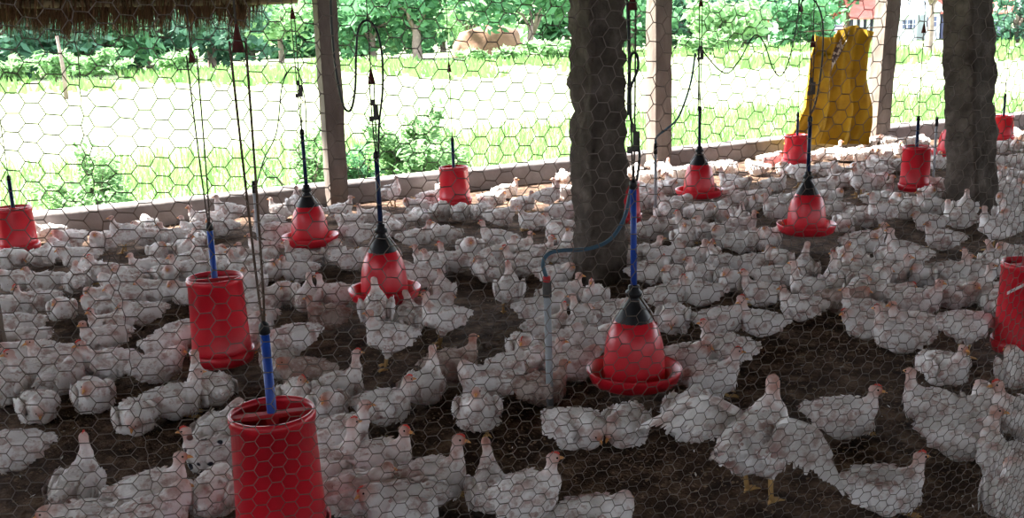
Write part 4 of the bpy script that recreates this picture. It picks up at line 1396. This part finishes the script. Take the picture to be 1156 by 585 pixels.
# grass outside the wall and young crop of the field
mb = MB(); rg = random.Random(17)
for k in range(30000):
    n = CURB + .35 + rg.random() ** 1.8 * 10; s = rg.uniform(-6 - .5 * n, 14 + .5 * n)
    p = P(s, n, -0.7)
    q = p - EYE; dep = q.dot(FW)
    if dep < 1: continue
    uu = CX + FPX * q.dot(RT) / dep
    if uu < -60 or uu > 1220: continue
    far = (n - CURB) / 26
    h = rg.uniform(.16, .42) * (1 + .3 * far); wd = .008 + .035 * far; a = rg.uniform(0, 2 * pi); e = Vector((cos(a), sin(a), 0)) * wd
    l = Vector((rg.gauss(0, .10), rg.gauss(0, .10), 0)); 
    mb.add([p - e, p + e, p + l * .5 + e * .6 + Vector((0, 0, h * .6)), p + l * .5 - e * .6 + Vector((0, 0, h * .6)), p + l + Vector((0, 0, h))], [(0, 1, 2, 3), (3, 2, 4)])
for k in range(5000):                                  # rank grass under the far trees
    u = rg.uniform(-40, 1200); ds = rg.uniform(44, 76)
    if noise.noise(Vector((u * .011, ds * .06, 2))) < -.12: continue
    d = ray(u, 60); p = EYE + d * (ds / d.y); p.z = -0.7
    h = rg.uniform(.25, .6); e = Vector((rg.uniform(.06, .14), 0, 0)); l = Vector((rg.gauss(0, .12), rg.gauss(0, .12), h))
    mb.add([p - e, p + e, p + l], [(0, 1, 2)])
tag(mb.build('field_grass', M['grass'], kind='stuff'), 'bright green grass and young crop outside the low wall', 'grass')

# ------------------------------------------------------------------ chicken-wire net between the photographer and the flock
NS = 0.78
nv = Vector((-0.154, -0.197, 0.425)) / NS             # plane nv . (x right, y down, z ahead) = 1
def net_pt(u, v):
    a = Vector(((u - CX) / FPX, (v - CY) / FPX, 1))
    return EYE + ray(u, v) * (1 / nv.dot(a))
O_ = net_pt(560, 300)
e1 = (net_pt(900, 292) - net_pt(200, 304)).normalized()
nrm = (net_pt(900, 292) - O_).cross(net_pt(560, 100) - O_).normalized()
e2 = nrm.cross(e1)
if e2.z < 0: e2 = -e2
VP = 0.0400 * NS                                       # height of one mesh
sx = VP / sqrt(3)                                      # side of the hexagon
_a, _b = net_pt(1127, 20) - O_, net_pt(1127, 560) - O_
XF1 = (_a.dot(e1) - _b.dot(e1)) / (_a.dot(e2) - _b.dot(e2)); XF0 = _a.dot(e1) - XF1 * _a.dot(e2)
def fold(x, y):
    """the sheet turns away beyond its right-hand lashing"""
    p = O_ + e2 * y
    XF = XF0 + XF1 * y
    if x <= XF: p = p + e1 * x
    else:
        out = (e1 * .95 + NX * .30).normalized()
        p = p + e1 * XF + out * (x - XF)
    w_ = .010 * noise.noise(Vector((x * 2.1, y * 2.1, 0)))
    j1 = .0042 * noise.noise(Vector((x * 17, y * 17, 4))); j2 = .0042 * noise.noise(Vector((x * 17, y * 17, 9)))
    j3 = .010 * noise.noise(Vector((x * 3, y * 3, 14))); j4 = .012 * noise.noise(Vector((x * 2.4, y * 3, 19)))
    pinch = .016 * math.exp(-((x + .70 + .12 * (y - .4)) / .035) ** 2) * math.tanh((x + .70 + .12 * (y - .4)) / .02) * -1
    return p + nrm * w_ + e1 * (j1 + j3 + pinch) + e2 * (j2 + j4)
mb = MB()
ncol = int(4.4 / (1.5 * sx)); nrow = int(1.75 / VP)
X0, Y0 = -1.30, -0.86
def seg(a, b, rr):
    pa_, pb2_ = fold(*a), fold(*b)
    mb.tube([pa_, pb2_], rr, 3, cap=False)
for c in range(ncol):
    for q in range(nrow):
        x = X0 + c * 1.5 * sx; y = Y0 + q * VP + (VP / 2 if c % 2 else 0)
        tl = (x - sx / 2, y + VP / 2); tr = (x + sx / 2, y + VP / 2); rr_ = (x + sx, y); ll = (x - sx, y)
        seg(tl, tr, .0011)                              # twisted pair
        seg(tr, rr_, .0009); seg(tl, ll, .0009)
netme = mb.mesh(True)
tag(obj('wire_netting', netme, M['net']), 'rusty hexagonal chicken-wire netting stretched across the whole view', 'netting')
